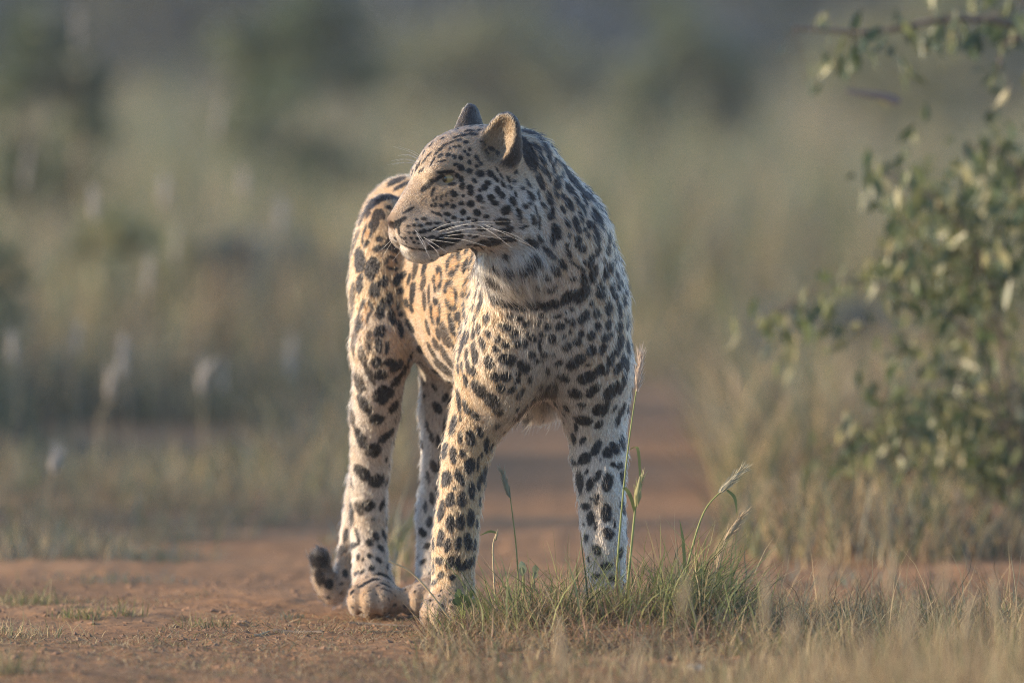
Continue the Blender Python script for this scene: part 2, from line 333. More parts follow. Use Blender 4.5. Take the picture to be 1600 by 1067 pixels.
# ------------------------------------------------------------------ leopard: mesh, coat pattern, fur
# Coat marks read off the animal: per patch an origin, then x y half-length half-width angle (fifths of a pixel)
# kinds: S black spot, F faint spot (mostly paled for sheen on lit fur; in the ear, painted shade), R open rosette (ring, tawny centre)
MARKS = {
(630, 200): """S 290 170 20 12 -50 290 220 17 17 0 350 212 20 15 20 400 225 18 16 90 450 235 20 15 50 410 285 13 15 60 450 310 28 25 60 520 270 18 17 60
520 170 13 13 0 482 185 13 13 60 510 210 17 13 40 405 148 15 10 -30 440 145 12 12 60 495 112 18 14 -30 545 50 22 14 -30 440 95 22 10 -45 365 165 10 12 0 515 340 24 22 30
572 300 13 13 60 575 235 25 13 65 605 275 20 13 50 600 360 32 28 10 680 358 32 22 55 725 400 35 13 50 780 440 30 12 65 555 415 25 16 40 425 375 20 20 30
455 405 24 22 90 460 455 28 22 100 380 440 20 16 30 640 465 26 24 -35 660 435 24 22 0 600 488 16 14 20 525 470 24 26 85 525 505 24 26 85 395 515 32 24 40 470 532 12 12 0
740 485 28 22 60 770 525 30 24 60 595 550 26 28 -20 685 545 28 25 40 715 590 28 20 20 455 592 20 18 0 530 595 26 28 30 625 582 10 9 0 620 625 11 11 0 580 665 30 25 25
800 645 36 38 0 860 575 38 20 75 470 658 24 20 20 340 595 18 16 20 390 615 20 20 -20 380 568 10 6 0 345 675 28 14 10 398 700 18 17 0 465 720 14 10 0 510 710 18 12 -20
560 722 20 16 -30 650 695 28 16 5 300 610 24 14 40 250 600 15 14 30 220 610 13 14 0 285 675 22 10 30 245 665 30 8 25 160 712 20 15 10 105 718 14 9 0 905 685 50 20 70
775 735 60 30 15 805 800 60 22 -5 615 790 32 16 0 545 770 14 10 0 690 775 16 8 0 485 765 16 8 0 390 770 13 10 0 362 742 14 14 0 335 720 8 8 0 520 840 16 8 0 565 855 26 10 -10
820 870 60 22 25 645 900 55 30 20 1000 900 55 28 25 940 775 30 14 5 1015 722 32 25 30 955 615 20 22 0 995 540 24 24 0 1035 655 20 15 30 992 590 13 15 0
975 440 30 10 40 940 475 13 15 0 880 520 25 12 65 840 470 22 12 70 825 405 30 10 65 770 380 25 8 60 735 325 25 8 60 868 430 16 8 90 1050 400 25 15 40
85 762 14 10 0 135 765 24 14 -5 200 750 30 12 -5 270 745 35 9 -5 40 770 16 10 10 45 820 12 12 0 90 820 16 13 0 150 812 35 16 -8 230 795 45 12 -18 330 785 60 14 -8
20 862 10 9 0 65 862 14 10 0 110 865 16 12 0 160 862 26 12 -10 225 855 30 12 -10 25 895 8 8 0 85 895 12 9 0 120 905 10 8 0
335 885 105 50 -8 30 928 45 5 12 115 948 48 5 6 190 952 40 6 0 405 855 60 40 -10 240 925 40 30 20 190 450 66 22 -40 230 500 36 14 -70 285 385 36 16 -20 330 345 60 12 8 40 645 50 9 -30
150 330 10 14 0 130 340 8 14 0 230 262 9 30 5 300 260 40 8 -12 170 250 30 6 -38 200 212 25 7 -38 330 130 30 8 -35 380 110 30 7 -35 470 60 40 8 -25 120 290 25 6 -45
255 205 24 7 -45 310 150 20 7 -40 420 70 26 7 -30 520 25 26 7 -25 600 20 26 7 -15 100 320 18 6 -50
F 260 550 8 20 10 300 540 8 22 10 335 520 9 18 10 235 565 8 14 10 690 165 30 16 30 740 200 24 14 60 650 190 24 12 30 620 120 20 12 20""",
(790, 180): """S 150 250 140 50 78 190 135 55 28 25 300 155 70 18 40 245 255 45 20 70 290 350 40 20 45 310 250 50 24 95 375 265 38 24 -60 300 430 50 22 25 235 375 35 14 75
345 495 30 14 60 405 540 40 24 65 275 525 60 22 55 180 540 35 12 45 515 490 60 22 75 545 460 25 10 65 500 575 45 22 70 395 610 45 14 65 345 650 55 24 65
455 640 30 16 70 500 700 55 26 70 560 665 55 14 80 255 622 20 14 45 195 635 28 22 20 290 700 18 17 0 155 715 22 22 0 190 690 15 13 0 235 750 25 12 40 450 740 38 16 65
355 775 50 28 -65 210 820 35 24 35 260 840 45 12 65 140 875 35 14 10 105 785 50 18 70 55 670 35 22 80 395 910 60 38 60 485 845 45 16 65 370 980 40 20 60
265 970 40 12 75 200 1005 60 28 30 500 945 20 16 60 590 800 50 15 70 550 840 50 22 80 575 905 25 20 60 620 900 18 14 60 645 945 22 16 70 570 975 32 26 30 560 1020 25 20 0
605 1045 28 22 20 485 1015 18 18 0 700 785 40 25 50 745 840 40 18 55 650 865 30 14 65 690 875 35 18 30 715 932 28 18 25 805 960 45 20 80 720 1005 45 22 40 840 1025 15 20 80
735 720 30 15 55 660 640 40 14 55 620 670 40 12 80 585 575 50 18 75 610 740 50 14 85 470 370 30 14 50 425 290 25 10 50 500 400 40 10 55 825 880 40 12 70 695 690 40 10 50
130 575 15 15 0 80 620 20 10 60 20 500 25 8 60 40 575 20 8 60 70 520 18 10 60
R 412 420 72 46 60""",
(790, 380): """S 245 145 65 25 40 190 200 45 30 50 140 240 40 30 40 320 275 32 20 40 390 220 50 30 45 445 165 45 25 50 340 80 70 18 40 490 80 42 22 55 525 280 25 20 30
590 200 40 16 35 530 160 50 10 35 605 48 28 28 0 670 140 45 28 65 615 150 18 18 0 685 250 58 28 95 610 290 45 25 65 345 375 28 18 30 390 345 14 12 0 255 345 18 12 0
600 400 72 40 -35 490 425 72 34 -45 385 480 36 30 10 320 492 48 30 0 225 487 55 36 0 20 480 45 30 0 100 505 50 24 15
745 345 32 25 10 745 405 36 28 10 785 230 38 30 70 770 135 18 20 0 825 180 35 15 85 800 60 38 18 90 720 45 35 24 60 850 115 40 12 85 835 350 35 18 95 855 420 25 25 0
805 510 40 30 -60 715 550 32 28 30 675 472 16 15 0 890 525 55 18 100 870 265 40 14 90 885 340 30 12 75 925 440 50 14 85 905 310 30 8 85 935 370 40 12 80
600 590 40 28 -30 630 560 30 26 60 520 520 16 16 0 470 545 10 10 0 410 575 30 14 -15 475 608 22 16 70 525 620 25 20 60 425 655 38 28 -10 330 655 28 25 0 255 625 24 22 0
290 572 28 18 10 185 620 16 12 0 155 635 18 20 0 115 595 30 20 -20 25 575 25 18 0 20 665 30 20 0 75 708 35 24 -20 205 740 42 24 45 285 718 28 14 0 275 768 16 16 0
365 752 28 28 0 455 732 14 14 0 505 697 12 18 0 590 712 24 22 30 670 725 28 32 0 720 652 24 28 0 805 640 34 24 80 890 655 38 26 95 950 620 55 16 88 830 715 16 18 0
780 740 32 30 0 900 760 45 24 105 875 835 42 26 100 760 830 28 36 0 665 845 38 36 -20 560 775 32 30 20 478 815 34 30 -40 90 797 32 24 -10 145 790 28 26 0 10 795 20 20 0
265 820 16 25 0 300 870 28 18 0 370 880 16 14 0 205 880 28 22 30 260 930 30 14 20 145 965 50 38 40 35 905 50 26 20 420 942 28 18 -20 520 950 42 34 -35 580 910 46 32 -35
640 955 15 14 0 755 990 52 40 10 820 910 52 26 85 880 980 38 28 90 915 920 55 16 95 955 800 60 16 90 950 950 60 16 92 640 1045 65 34 -10 45 950 16 16 0 100 1025 22 14 30 455 1045 30 20 30""",
(620, 380): """S 535 180 55 16 100 585 135 70 14 100 545 50 40 14 -60 610 210 50 14 95 530 525 40 20 85 475 570 30 20 75 430 640 75 20 65 500 640 40 16 70
640 510 35 12 75 600 510 25 10 90 690 600 30 14 65 715 580 25 14 60 610 605 22 10 70 640 670 28 16 60 600 705 34 16 75 715 712 26 22 30 785 755 28 24 -30 670 785 38 24 50
775 830 30 22 20 845 800 34 20 -10 605 860 70 25 70 545 870 40 12 85 550 740 40 12 85 515 780 80 12 95 720 935 45 32 70 560 965 45 18 65 600 1005 35 22 60 845 910 45 36 20
830 650 40 18 20 880 665 30 18 20 880 575 22 18 0 735 275 25 14 70 710 195 20 12 80 780 215 35 20 45 690 270 30 12 70 770 320 30 14 50 660 420 50 14 80 640 300 40 8 85
625 380 50 8 90 755 415 60 30 45 850 470 85 36 10 940 500 40 24 10 880 240 38 28 60 480 950 70 10 95 510 970 40 8 95 215 190 35 18 80 630 80 40 14 100
F 375 720 85 30 65 325 710 40 18 65 305 790 45 18 65 385 890 45 22 35 425 945 35 20 45 365 980 60 30 60 460 850 60 12 90 145 195 50 20 80 205 310 40 20 80 215 450 60 14 80 250 400 70 10 85 280 860 60 14 75 240 660 60 12 75
R 440 165 100 52 100 318 285 100 35 97 420 410 105 56 100 545 345 75 40 95 300 540 95 45 75""",
(520, 260): """S 500 455 42 30 -25 545 420 36 16 -40 515 505 26 10 70 545 560 30 5 25 495 112 68 24 -25 445 240 50 24 -55 550 145 30 18 -60 205 735 70 42 -70 305 800 80 48 -75 210 915 60 26 80 330 960 55 36 -60 405 905 40 26 90 500 900 38 25 95
555 850 28 25 0 595 885 26 15 80 535 975 28 22 0 625 990 35 24 70 445 1030 45 24 90 365 570 25 22 0 345 645 34 22 0 400 635 20 16 0 440 320 20 15 0
F 350 250 60 22 -70 275 310 55 18 -70 205 420 60 24 -65 330 420 70 30 80 385 375 45 18 70 165 610 70 26 -75 125 840 80 14 95 460 620 60 30 50 155 970 50 16 85 130 560 50 12 100
R 265 535 78 38 80 460 760 60 54 45""",
(510, 450): """S 380 25 45 34 50 495 90 50 24 90 425 170 70 32 95 560 140 30 14 90 515 230 48 26 90 580 210 18 18 0 630 120 30 15 90 665 160 28 14 90 670 40 35 24 60
660 300 28 20 90 400 340 40 25 95 440 340 45 20 90 410 450 50 26 90 475 470 45 14 95 575 320 60 22 85 390 585 40 36 30 500 585 36 30 20 550 610 40 38 0
425 680 44 36 20 550 720 42 24 -75 610 640 60 12 90 450 835 66 60 0 295 915 76 48 85 530 930 62 28 -65 390 1030 66 45 -20  845 775 22 14 90 930 860 40 26 -60 865 940 50 30 60
F 330 420 80 20 88 275 530 65 26 90 225 370 110 18 88 330 660 90 20 80 255 745 70 34 70 200 1000 100 30 85 205 90 80 16 95
R 295 200 115 52 95""",
(670, 540): """S 165 450 60 20 100 235 430 80 14 92 290 480 65 24 80 355 540 50 28 70 395 345 62 48 10 490 435 60 48 10 545 520 40 30 -20 560 335 34 30 20 650 350 34 18 -20
520 245 40 30 0 600 245 45 36 0 690 275 28 25 0 700 225 20 18 0 290 275 45 16 85 250 575 28 14 100 190 620 80 28 87 120 630 70 14 95 245 720 50 18 90 325 725 65 38 65
400 680 50 24 65 450 785 60 22 75 540 630 25 20 90 120 825 68 22 93 190 855 68 28 80 262 840 36 24 80 320 935 64 40 100 385 930 60 12 90 85 930 80 14 95 135 1030 60 42 -70
230 1010 60 24 70 440 1010 60 24 95 415 860 30 8 90 490 790 20 14 90
F 830 425 40 28 90 915 340 60 16 105 870 330 25 12 90 920 460 45 20 55 985 350 45 22 105 885 510 20 18 0 715 380 24 30 0""",
(820, 560): """S 455 165 40 34 -20 515 140 42 36 -20 300 155 42 22 45 395 275 50 32 10 545 240 55 30 -35 510 285 30 18 -40 690 250 55 52 0 770 190 70 18 88 565 405 42 46 -10 625 390 44 50 -10
445 365 34 18 -20 760 400 55 24 95 705 385 24 14 90 725 490 45 22 -60 455 485 65 42 -20 400 540 30 20 -60 575 520 45 26 -55 380 625 50 18 80 455 640 36 22 -35 560 700 65 36 -65
765 665 60 22 92 650 740 44 44 -25 705 705 40 46 -60 465 785 55 45 -20 590 795 10 14 0 690 830 20 20 0 745 840 30 30 0 485 885 20 16 -30 570 920 55 24 -65 510 985 55 32 -70
430 970 60 35 60 650 970 75 42 -75 380 800 25 24 0 790 520 80 12 88 765 930 60 18 90""",
(820, 740): """S 470 255 35 30 0 520 195 16 12 0 565 200 50 22 95 515 345 60 34 85 640 310 75 45 95 770 280 60 20 90 555 410 40 16 90 480 500 35 20 90 655 470 50 45 30 700 390 40 14 95
560 580 36 24 0 570 620 30 20 0 640 720 50 30 0 750 620 40 20 90 465 400 10 14 0 560 800 40 24 0 700 820 40 30 0""",
(630, 720): """S 335 140 70 42 -75 440 130 70 28 60 520 40 60 42 -80 400 215 16 16 0 365 305 60 36 93 460 305 58 38 95 538 235 72 28 88 640 110 68 24 100 595 180 60 16 90
295 390 85 26 95 370 490 75 34 87 450 480 70 36 85 530 450 72 34 95 600 325 40 12 100 265 245 60 12 92 290 590 65 26 95 290 655 35 18 0 345 660 60 30 100 430 645 55 30 95
508 630 72 32 85 562 655 50 14 95 235 650 50 14 92 285 780 36 30 0 365 795 55 36 -60 425 790 50 24 100 460 830 50 30 0 295 890 30 28 0 240 950 22 26 0 520 800 50 40 0
240 820 60 10 92 385 910 30 25 0 575 490 40 8 90 560 770 30 12 90 150 560 45 30 30 190 665 30 28 0 155 790 24 24 0
F 240 40 50 28 90 195 120 50 14 90 225 295 55 22 90 175 360 55 16 90 205 480 50 25 90""",
(480, 620): """S 415 320 78 46 95 625 305 50 42 -80 515 420 68 58 0 650 470 55 18 92 425 590 68 58 10 545 655 72 54 -40 620 660 25 12 90 480 850 58 50 -20 585 845 60 18 100
345 900 45 25 60 515 955 18 14 0 1020 85 60 34 70 1025 340 60 18 90
F 340 420 90 14 88 400 870 60 30 80 350 670 50 10 90 940 220 60 14 90 975 310 65 20 85 990 550 50 28 80 945 620 50 12 90""",
(480, 770): """S 395 330 60 16 60 490 385 40 34 90 540 345 45 26 90 605 335 40 20 90 358 412 30 28 0 580 435 34 22 70 490 492 30 22 10 400 500 32 14 90 435 520 20 10 90 560 525 32 20 60
352 550 26 16 95 505 588 28 26 0 385 630 24 20 0 435 615 20 20 0 572 638 25 20 40 630 662 26 16 60 525 675 42 18 5 450 710 28 18 0 360 700 25 14 -40 390 720 20 8 -60 350 775 25 12 -40
625 575 22 12 70 550 725 18 8 0 610 715 25 8 0 95 500 95 95 0 260 455 50 30 90 300 340 60 24 90 295 630 30 25 90 175 710 45 36 90
F 610 752 36 6 15 590 800 26 5 40 640 830 20 5 60 480 770 22 5 -50 360 810 16 6 -60 470 850 10 7 0 650 770 16 6 20 690 800 16 6 60 440 800 12 5 -60 540 790 14 5 80 560 850 10 6 0 95 660 80 40 90 215 600 50 18 90""",
}

BF, BLO, BVOX = body_field(); BV, BQ = surface_nets(BF, BLO, BVOX)
del BF
BV = BV.astype(np.float64)
_e1 = BV[BQ[:, 2]] - BV[BQ[:, 0]]; _e2 = BV[BQ[:, 3]] - BV[BQ[:, 1]]
FN = np.cross(_e1, _e2); FA = .5 * np.linalg.norm(FN, axis=1)
BN = np.zeros_like(BV)
for _k in range(4): np.add.at(BN, BQ[:, _k], FN)
BN /= np.linalg.norm(BN, axis=1, keepdims=True) + 1e-12

# per-vertex coat fields, blended from the building blocks
_adds = [p for p in PR if p.op == 'add']
W = np.zeros(len(BV)); FLOW = np.zeros_like(BV); FUR = np.zeros(len(BV)); WHI = np.zeros(len(BV)); HEAD = np.zeros(len(BV)); EAR = np.zeros(len(BV))
for p in _adds:
    m = np.all((BV > p.lo - .05) & (BV < p.hi + .05), 1); X = BV[m]
    d = p.d(X); wgt = np.exp(-np.clip(d, -.004, .1) / .008)
    W[m] += wgt; FLOW[m] += wgt[:, None] * p.flow; FUR[m] += wgt * getattr(p, 'fur', .012); WHI[m] += wgt * getattr(p, 'white', 0.)
    HEAD[m] += wgt * getattr(p, 'head', 0); EAR[m] += wgt * getattr(p, 'ear', 0)
W += 1e-12
FLOW /= W[:, None]; FUR /= W; WHI /= W; HEAD /= W; EAR /= W
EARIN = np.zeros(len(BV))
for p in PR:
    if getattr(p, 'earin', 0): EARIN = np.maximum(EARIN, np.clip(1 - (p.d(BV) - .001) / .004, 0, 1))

body_bvh = BVHTree.FromPolygons(BV.tolist(), BQ.tolist())
CAMP = np.array([0, -CAMD, CAMH])
SPOTS = []                                       # centre, axis A, axis B (in the skin's plane), normal, kind
def add_spot(px, py, a, b, ang, kind):
    d = unit(P(px, py, 0) - CAMP)
    loc, n, fi, dist = body_bvh.ray_cast(Vector(CAMP), Vector(d))
    if loc is None: return
    vi = BQ[fi]; n = unit(BN[vi].mean(0)); c = np.array(loc); s = (CAMD + c[1]) / CAMD / SC
    t = math.radians(ang); ax = []
    for (dx, dy, r) in ((math.cos(t), math.sin(t), a), (-math.sin(t), math.cos(t), b)):
        q = c + np.array([dx, 0, -dy]) * r * s
        rd = unit(q - CAMP); den = rd @ n
        if abs(den) > .16:
            h = CAMP + rd * (((c - CAMP) @ n) / den); v = h - c
        else:
            v = q - c; v = v - n * (v @ n); v = unit(v) * r * s * 1.6
        L = np.linalg.norm(v); v = v / (L + 1e-9) * min(L, r * s * 2.6); ax.append(v)
    SPOTS.append((c, ax[0], ax[1], n, kind))
for (x0, y0), txt in MARKS.items():
    kind = 'S'; nums = []
    for tok in txt.split():
        if tok in 'SFR': kind = tok; continue
        nums.append(float(tok))
        if len(nums) == 5:
            x, y, a, b, ang = nums; nums = []
            add_spot(x0 + x / 5.009, y0 + y / 5.009, a / 5.009, b / 5.009, ang, kind)

# marks on the sides the lens does not reach: same spacing and kinds, grown at random
_cs = np.array([s[0] for s in SPOTS]); _rs = np.array([max(np.linalg.norm(s[1]), np.linalg.norm(s[2])) for s in SPOTS])
_view = CAMP - BV; _view /= np.linalg.norm(_view, axis=1, keepdims=True); _facing = (_view * BN).sum(1)
_ord = RNG.permutation(len(BV))[:30000]
_new_c = []; _new_r = []
for vi in _ord:
    p = BV[vi]
    if EARIN[vi] > .2 or EAR[vi] > .4 or FUR[vi] < .004: continue
    if HEAD[vi] > .5: size = .006
    elif p[2] < .33 or WHI[vi] > .7: size = .0105 if p[2] > .08 else .006
    else: size = .017 if p[1] > .08 else .010
    if _facing[vi] > .12:
        h = body_bvh.ray_cast(Vector(p + BN[vi] * .004), Vector(_view[vi]))
        vis = h[0] is None
    else: vis = False
    gap = size * (1.05 if not vis else 1.25) + .004
    if np.any(((_cs - p) ** 2).sum(1) < (_rs + gap) ** 2): continue
    if _new_c and np.any(((np.array(_new_c) - p) ** 2).sum(1) < (np.array(_new_r) + gap) ** 2): continue
    n = BN[vi]; f = FLOW[vi] - n * (FLOW[vi] @ n); f = unit(f); g = np.cross(n, f)
    a = size * RNG.uniform(.85, 1.25); b = size * RNG.uniform(.6, .85)
    if vis: a *= .6; b *= .6
    kind = 'R' if size > .015 and not vis else 'S'
    if kind == 'R': a *= 1.2; b *= 1.35
    SPOTS.append((p, f * a, g * b, n, kind)); _new_c.append(p); _new_r.append(a)

def vnoise(X, s, seed=0):
    """cheap smooth 3-D noise, about -1..1"""
    r = np.random.default_rng(seed); out = 0
    for i in range(5):
        k = r.normal(size=3) * s; out = out + np.sin(X @ k + r.uniform(0, 6.28))
    return out / 2.6

GOLD = np.array([.39, .252, .140]); TAWNY = np.array([.34, .165, .06]); CREAM = np.array([.475, .42, .38]); BLACK = np.array([.016, .015, .016]); FACE = np.array([.30, .212, .142])
def coat(X, N, whi, head, ear, earin, jit):
    """coat colour at points on the skin"""
    w_ = np.clip(whi + np.clip(-N[:, 2] - .1, 0, 1) * .7 + .12 * vnoise(X, 60, 3), 0, 1)
    w_ = w_ * w_ * (3 - 2 * w_)
    base = GOLD * (1 - w_[:, None]) + CREAM * w_[:, None]
    hb = FACE * (1 - w_[:, None]) + CREAM * .92 * w_[:, None]
    base = base * (1 - head[:, None]) + hb * head[:, None]
    # ears: black backs with a pale patch, pale brown inside
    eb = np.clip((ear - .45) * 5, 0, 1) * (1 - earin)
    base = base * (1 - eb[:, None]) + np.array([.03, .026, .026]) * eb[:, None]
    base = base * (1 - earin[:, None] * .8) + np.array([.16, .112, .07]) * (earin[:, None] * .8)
    dust = np.clip((.062 - X[:, 2]) / .05, 0, 1)[:, None] * .75 * (.8 + .3 * vnoise(X, 150, 8)[:, None]).clip(.3, 1)
    base = base * (1 - dust) + np.array([.27, .185, .125]) * dust      # dusty feet
    blk = np.zeros(len(X)); taw = np.zeros(len(X))
    Xf = X.astype(np.float32); wob = .10 * vnoise(X, 330, 5) + .06 * vnoise(X, 700, 6) + .06 * jit
    for (c, A, B, n, kind) in SPOTS:
        la, lb = np.linalg.norm(A), np.linalg.norm(B); R = max(la, lb) * 1.6
        m = np.flatnonzero((np.abs(Xf[:, 0] - c[0]) < R) & (np.abs(Xf[:, 1] - c[1]) < R) & (np.abs(Xf[:, 2] - c[2]) < R))
        if not len(m): continue
        m = m[(N[m] @ n) > .0]; q = X[m] - c
        u = q @ A / (la * la); v = q @ B / (lb * lb); r = np.sqrt(u * u + v * v) + wob[m] * (.8 if kind == 'R' else 1)
        if kind == 'R':
            ang = np.arctan2(v, u); gapn = np.sin(ang * 3 + c[0] * 400) * .5 + np.sin(ang * 5 + c[2] * 300) * .5
            ring = np.clip((1.15 - r) * 6, 0, 1) * np.clip((r - (.50 + .10 * gapn)) * 6, 0, 1) * np.where(gapn > .62, .15, 1)
            blk[m] = np.maximum(blk[m], ring); taw[m] = np.maximum(taw[m], np.clip((.8 - r) * 4, 0, 1))
        else:
            s = np.clip((((1.0 if c[1] > .2 else 1.08 if kind == 'S' else .86) if c[2] < .36 else 1.28 if c[1] > .1 else 1.18 if c[1] < -.13 else 1.25) - r) * 7.0, 0, 1) * (1.0 if kind == 'S' else .93)
            blk[m] = np.maximum(blk[m], s)
    base = base * (1 - taw[:, None] * .5) + TAWNY * (taw[:, None] * .5)
    base = base * (1 - blk[:, None]) + BLACK * blk[:, None]
    # white lip and chin, pale patch under and before the eye
    for (c, r, col, k) in FACEMARKS:
        t = np.clip(1.3 - np.sqrt((((X - c) / r) ** 2).sum(1)), 0, 1)[:, None] * k
        base = base * (1 - t) + col * t
    return base
FACEMARKS = [(H(.120, -.078, .012), .012, np.array([.6, .54, .48]), .6), (H(.120, -.078, -.012), .012, np.array([.6, .54, .48]), .6),
             (H(.098, -.100, 0), .022, np.array([.62, .57, .52]), .8),
             (H(.088, .018, .024), .010, np.array([.55, .47, .36]), .6),
             (H(.146, -.050, 0), .0125, np.array([.06, .04, .038]), .95), (H(.1435, -.052, .009), .006, np.array([.012, .01, .01]), 1), (H(.1435, -.052, -.009), .006, np.array([.012, .01, .01]), 1)]
for _E in EYE:
    FACEMARKS.append((_E + unit(_E - HO - HU * ((_E - HO) @ HU)) * .010, .0118, np.array([.02, .016, .014]), .9))

FACEMARKS.append((P(499, 868, .475), .034, BLACK, 1.0)); FACEMARKS.append((P(506, 890, .478), .022, BLACK, .9))
leo = tag(empty('leopard', (float(P(760, 900, .2)[0]), .2, 0)), 'spotted leopard standing on the red track, head turned to its right, tail tip curled up', 'leopard')
m_skin = material('leopard_skin', rough=.75, attr='coat', spec=.2, bump=.4, bump_scale=400)
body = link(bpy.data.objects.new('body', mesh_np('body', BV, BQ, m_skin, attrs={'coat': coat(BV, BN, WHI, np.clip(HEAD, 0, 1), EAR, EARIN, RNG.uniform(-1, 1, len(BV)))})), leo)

# fur: single hairs rooted on the skin
NH = 520000
_tri = np.concatenate([BQ[:, [0, 1, 2]], BQ[:, [0, 2, 3]]])
_ta = .5 * np.linalg.norm(np.cross(BV[_tri[:, 1]] - BV[_tri[:, 0]], BV[_tri[:, 2]] - BV[_tri[:, 0]]), axis=1)
_ta = _ta * (1 + 1.3 * HEAD[_tri[:, 0]])                       # the short face coat grows denser
_cum = np.cumsum(_ta); ti = np.searchsorted(_cum, RNG.uniform(0, _cum[-1], NH)); tv = _tri[np.clip(ti, 0, len(_tri) - 1)]
r1 = np.sqrt(RNG.uniform(size=NH)); r2 = RNG.uniform(size=NH); bw = np.stack([1 - r1, r1 * (1 - r2), r1 * r2], 1)
def interp(A): return (A[tv] * (bw[..., None] if A.ndim == 2 else bw)).sum(1)
HP, HN, HF = interp(BV), interp(BN), interp(FLOW)
hf, hwh, hh, he, hei = interp(FUR), interp(WHI), np.clip(interp(HEAD), 0, 1), interp(EAR), interp(EARIN)
HN /= np.linalg.norm(HN, axis=1, keepdims=True)
keep = hf > .0022
for p in PR:
    if getattr(p, 'lid', 0): keep &= p.d(HP) > .0022
_nose = np.linalg.norm((HP - H(.143, -.047, 0)), axis=1) > .0125; keep &= _nose
HP, HN, HF, hf, hwh, hh, he, hei = [a[keep] for a in (HP, HN, HF, hf, hwh, hh, he, hei)]; NH = len(HP)
jit = RNG.uniform(-1, 1, NH)
_T = HF - HN * (HF * HN).sum(1, keepdims=True); _T /= np.linalg.norm(_T, axis=1, keepdims=True) + 1e-9
hcol = coat(HP + _T * (hf * .48)[:, None], HN, hwh, hh, he, hei, jit)   # a hair shows its colour half-way along
hcol *= (1 + .36 * RNG.normal(size=(NH, 1)) * (hcol.max(1, keepdims=True) > .08) + .06 * vnoise(HP, 90, 11)[:, None]).clip(.45, 1.5)
T = HF - HN * (HF * HN).sum(1, keepdims=True); T /= np.linalg.norm(T, axis=1, keepdims=True) + 1e-9
S_ = np.cross(HN, T)
cl = np.stack([vnoise(HP, 170, 21), vnoise(HP, 170, 22)], 1)               # tufts
side = (.20 * cl[:, :1] + .13 * RNG.normal(size=(NH, 1))) * S_
lift = np.clip(.20 + .07 * cl[:, 1:2] + .07 * RNG.normal(size=(NH, 1)) + .30 * (hwh[:, None] - .3).clip(0, 1), .06, .95)
hf = hf * (1 + .3 * hei); guard = (RNG.uniform(size=NH) < .06) & (hh < .5); lift = lift + .22 * guard[:, None]
L = (1.05 * hf * RNG.uniform(.55, 1.25, NH) * (1 + .25 * cl[:, 1]) * np.where(guard, 1.8, 1))[:, None]
D0 = T + side + HN * (lift * 1.5); D0 /= np.linalg.norm(D0, axis=1, keepdims=True)
D1 = T + side * 1.3 + HN * (lift * .75); D1 /= np.linalg.norm(D1, axis=1, keepdims=True)
D2 = T + side * 1.6 + HN * (lift * .25) + np.array([0, 0, -.12]); D2 /= np.linalg.norm(D2, axis=1, keepdims=True)
K = 4
PTS = np.empty((NH, K, 3), np.float32)
PTS[:, 0] = HP - HN * .0012; PTS[:, 1] = HP + D0 * L * .33; PTS[:, 2] = PTS[:, 1] + D1 * L * .34; PTS[:, 3] = PTS[:, 2] + D2 * L * .33
rw = (.00036 * RNG.uniform(.7, 1.2, NH) * np.where(hf < .007, .8, 1.0))[:, None]
RAD = (rw * np.array([1.0, .95, .65, .12])).astype(np.float32)
cu = bpy.data.hair_curves.new('fur'); cu.add_curves([K] * NH)
cu.attributes['position'].data.foreach_set('vector', PTS.ravel())
ra = cu.attributes.get('radius') or cu.attributes.new('radius', 'FLOAT', 'POINT'); ra.data.foreach_set('value', RAD.ravel())
ca = cu.attributes.new('coat', 'FLOAT_COLOR', 'CURVE'); ca.data.foreach_set('color', np.concatenate([hcol.clip(0.004, .9), np.ones((NH, 1))], 1).astype(np.float32).ravel())
mf = bpy.data.materials.new('leopard_fur'); mf.use_nodes = True; t_ = mf.node_tree; t_.nodes.remove(t_.nodes['Principled BSDF'])
hb_ = t_.nodes.new('ShaderNodeBsdfHairPrincipled'); hb_.model = 'CHIANG'; hb_.parametrization = 'COLOR'
hb_.inputs['Roughness'].default_value = .45; hb_.inputs['Radial Roughness'].default_value = .6; hb_.inputs['IOR'].default_value = 1.32; hb_.inputs['Coat'].default_value = 0.0
at_ = t_.nodes.new('ShaderNodeAttribute'); at_.attribute_name = 'coat'; t_.links.new(at_.outputs['Color'], hb_.inputs['Color'])
t_.links.new(hb_.outputs[0], t_.nodes['Material Output'].inputs['Surface'])
cu.materials.append(mf)
fur = tag(link(bpy.data.objects.new('fur', cu), leo), kind='stuff')

# eyes -------------------------------------------------------------------
m_eye = material('leopard_eye', rough=.06, attr='iris', spec=.6)
for s, c in zip((1, -1), EYE):
    bm = bmesh.new(); bmesh.ops.create_uvsphere(bm, u_segments=32, v_segments=24, radius=.0145)
    v = np.array([x.co[:] for x in bm.verts]); f = None
    me = bpy.data.meshes.new('eye'); bm.to_mesh(me); bm.free()
    gz = unit(HD(.80, -.08, .70 * s)); cs = (v / .0145) @ gz
    ang = np.degrees(np.arccos(cs.clip(-1, 1)))[:, None]
    colr = np.where(ang < 20, np.array([.006, .006, .006]), np.where(ang < 62, np.array([.30, .21, .08]), np.where(ang < 68, np.array([.05, .03, .02]), np.array([.06, .05, .04]))))
    a = me.attributes.new('iris', 'FLOAT_COLOR', 'POINT'); a.data.foreach_set('color', np.concatenate([colr, np.ones((len(v), 1))], 1).astype(np.float32).ravel())
    me.polygons.foreach_set('use_smooth', [True] * len(me.polygons)); me.materials.append(m_eye)
    o = bpy.data.objects.new('eye', me); o.location = Vector(c + HD(-.001, 0, 0)); link(o, leo)

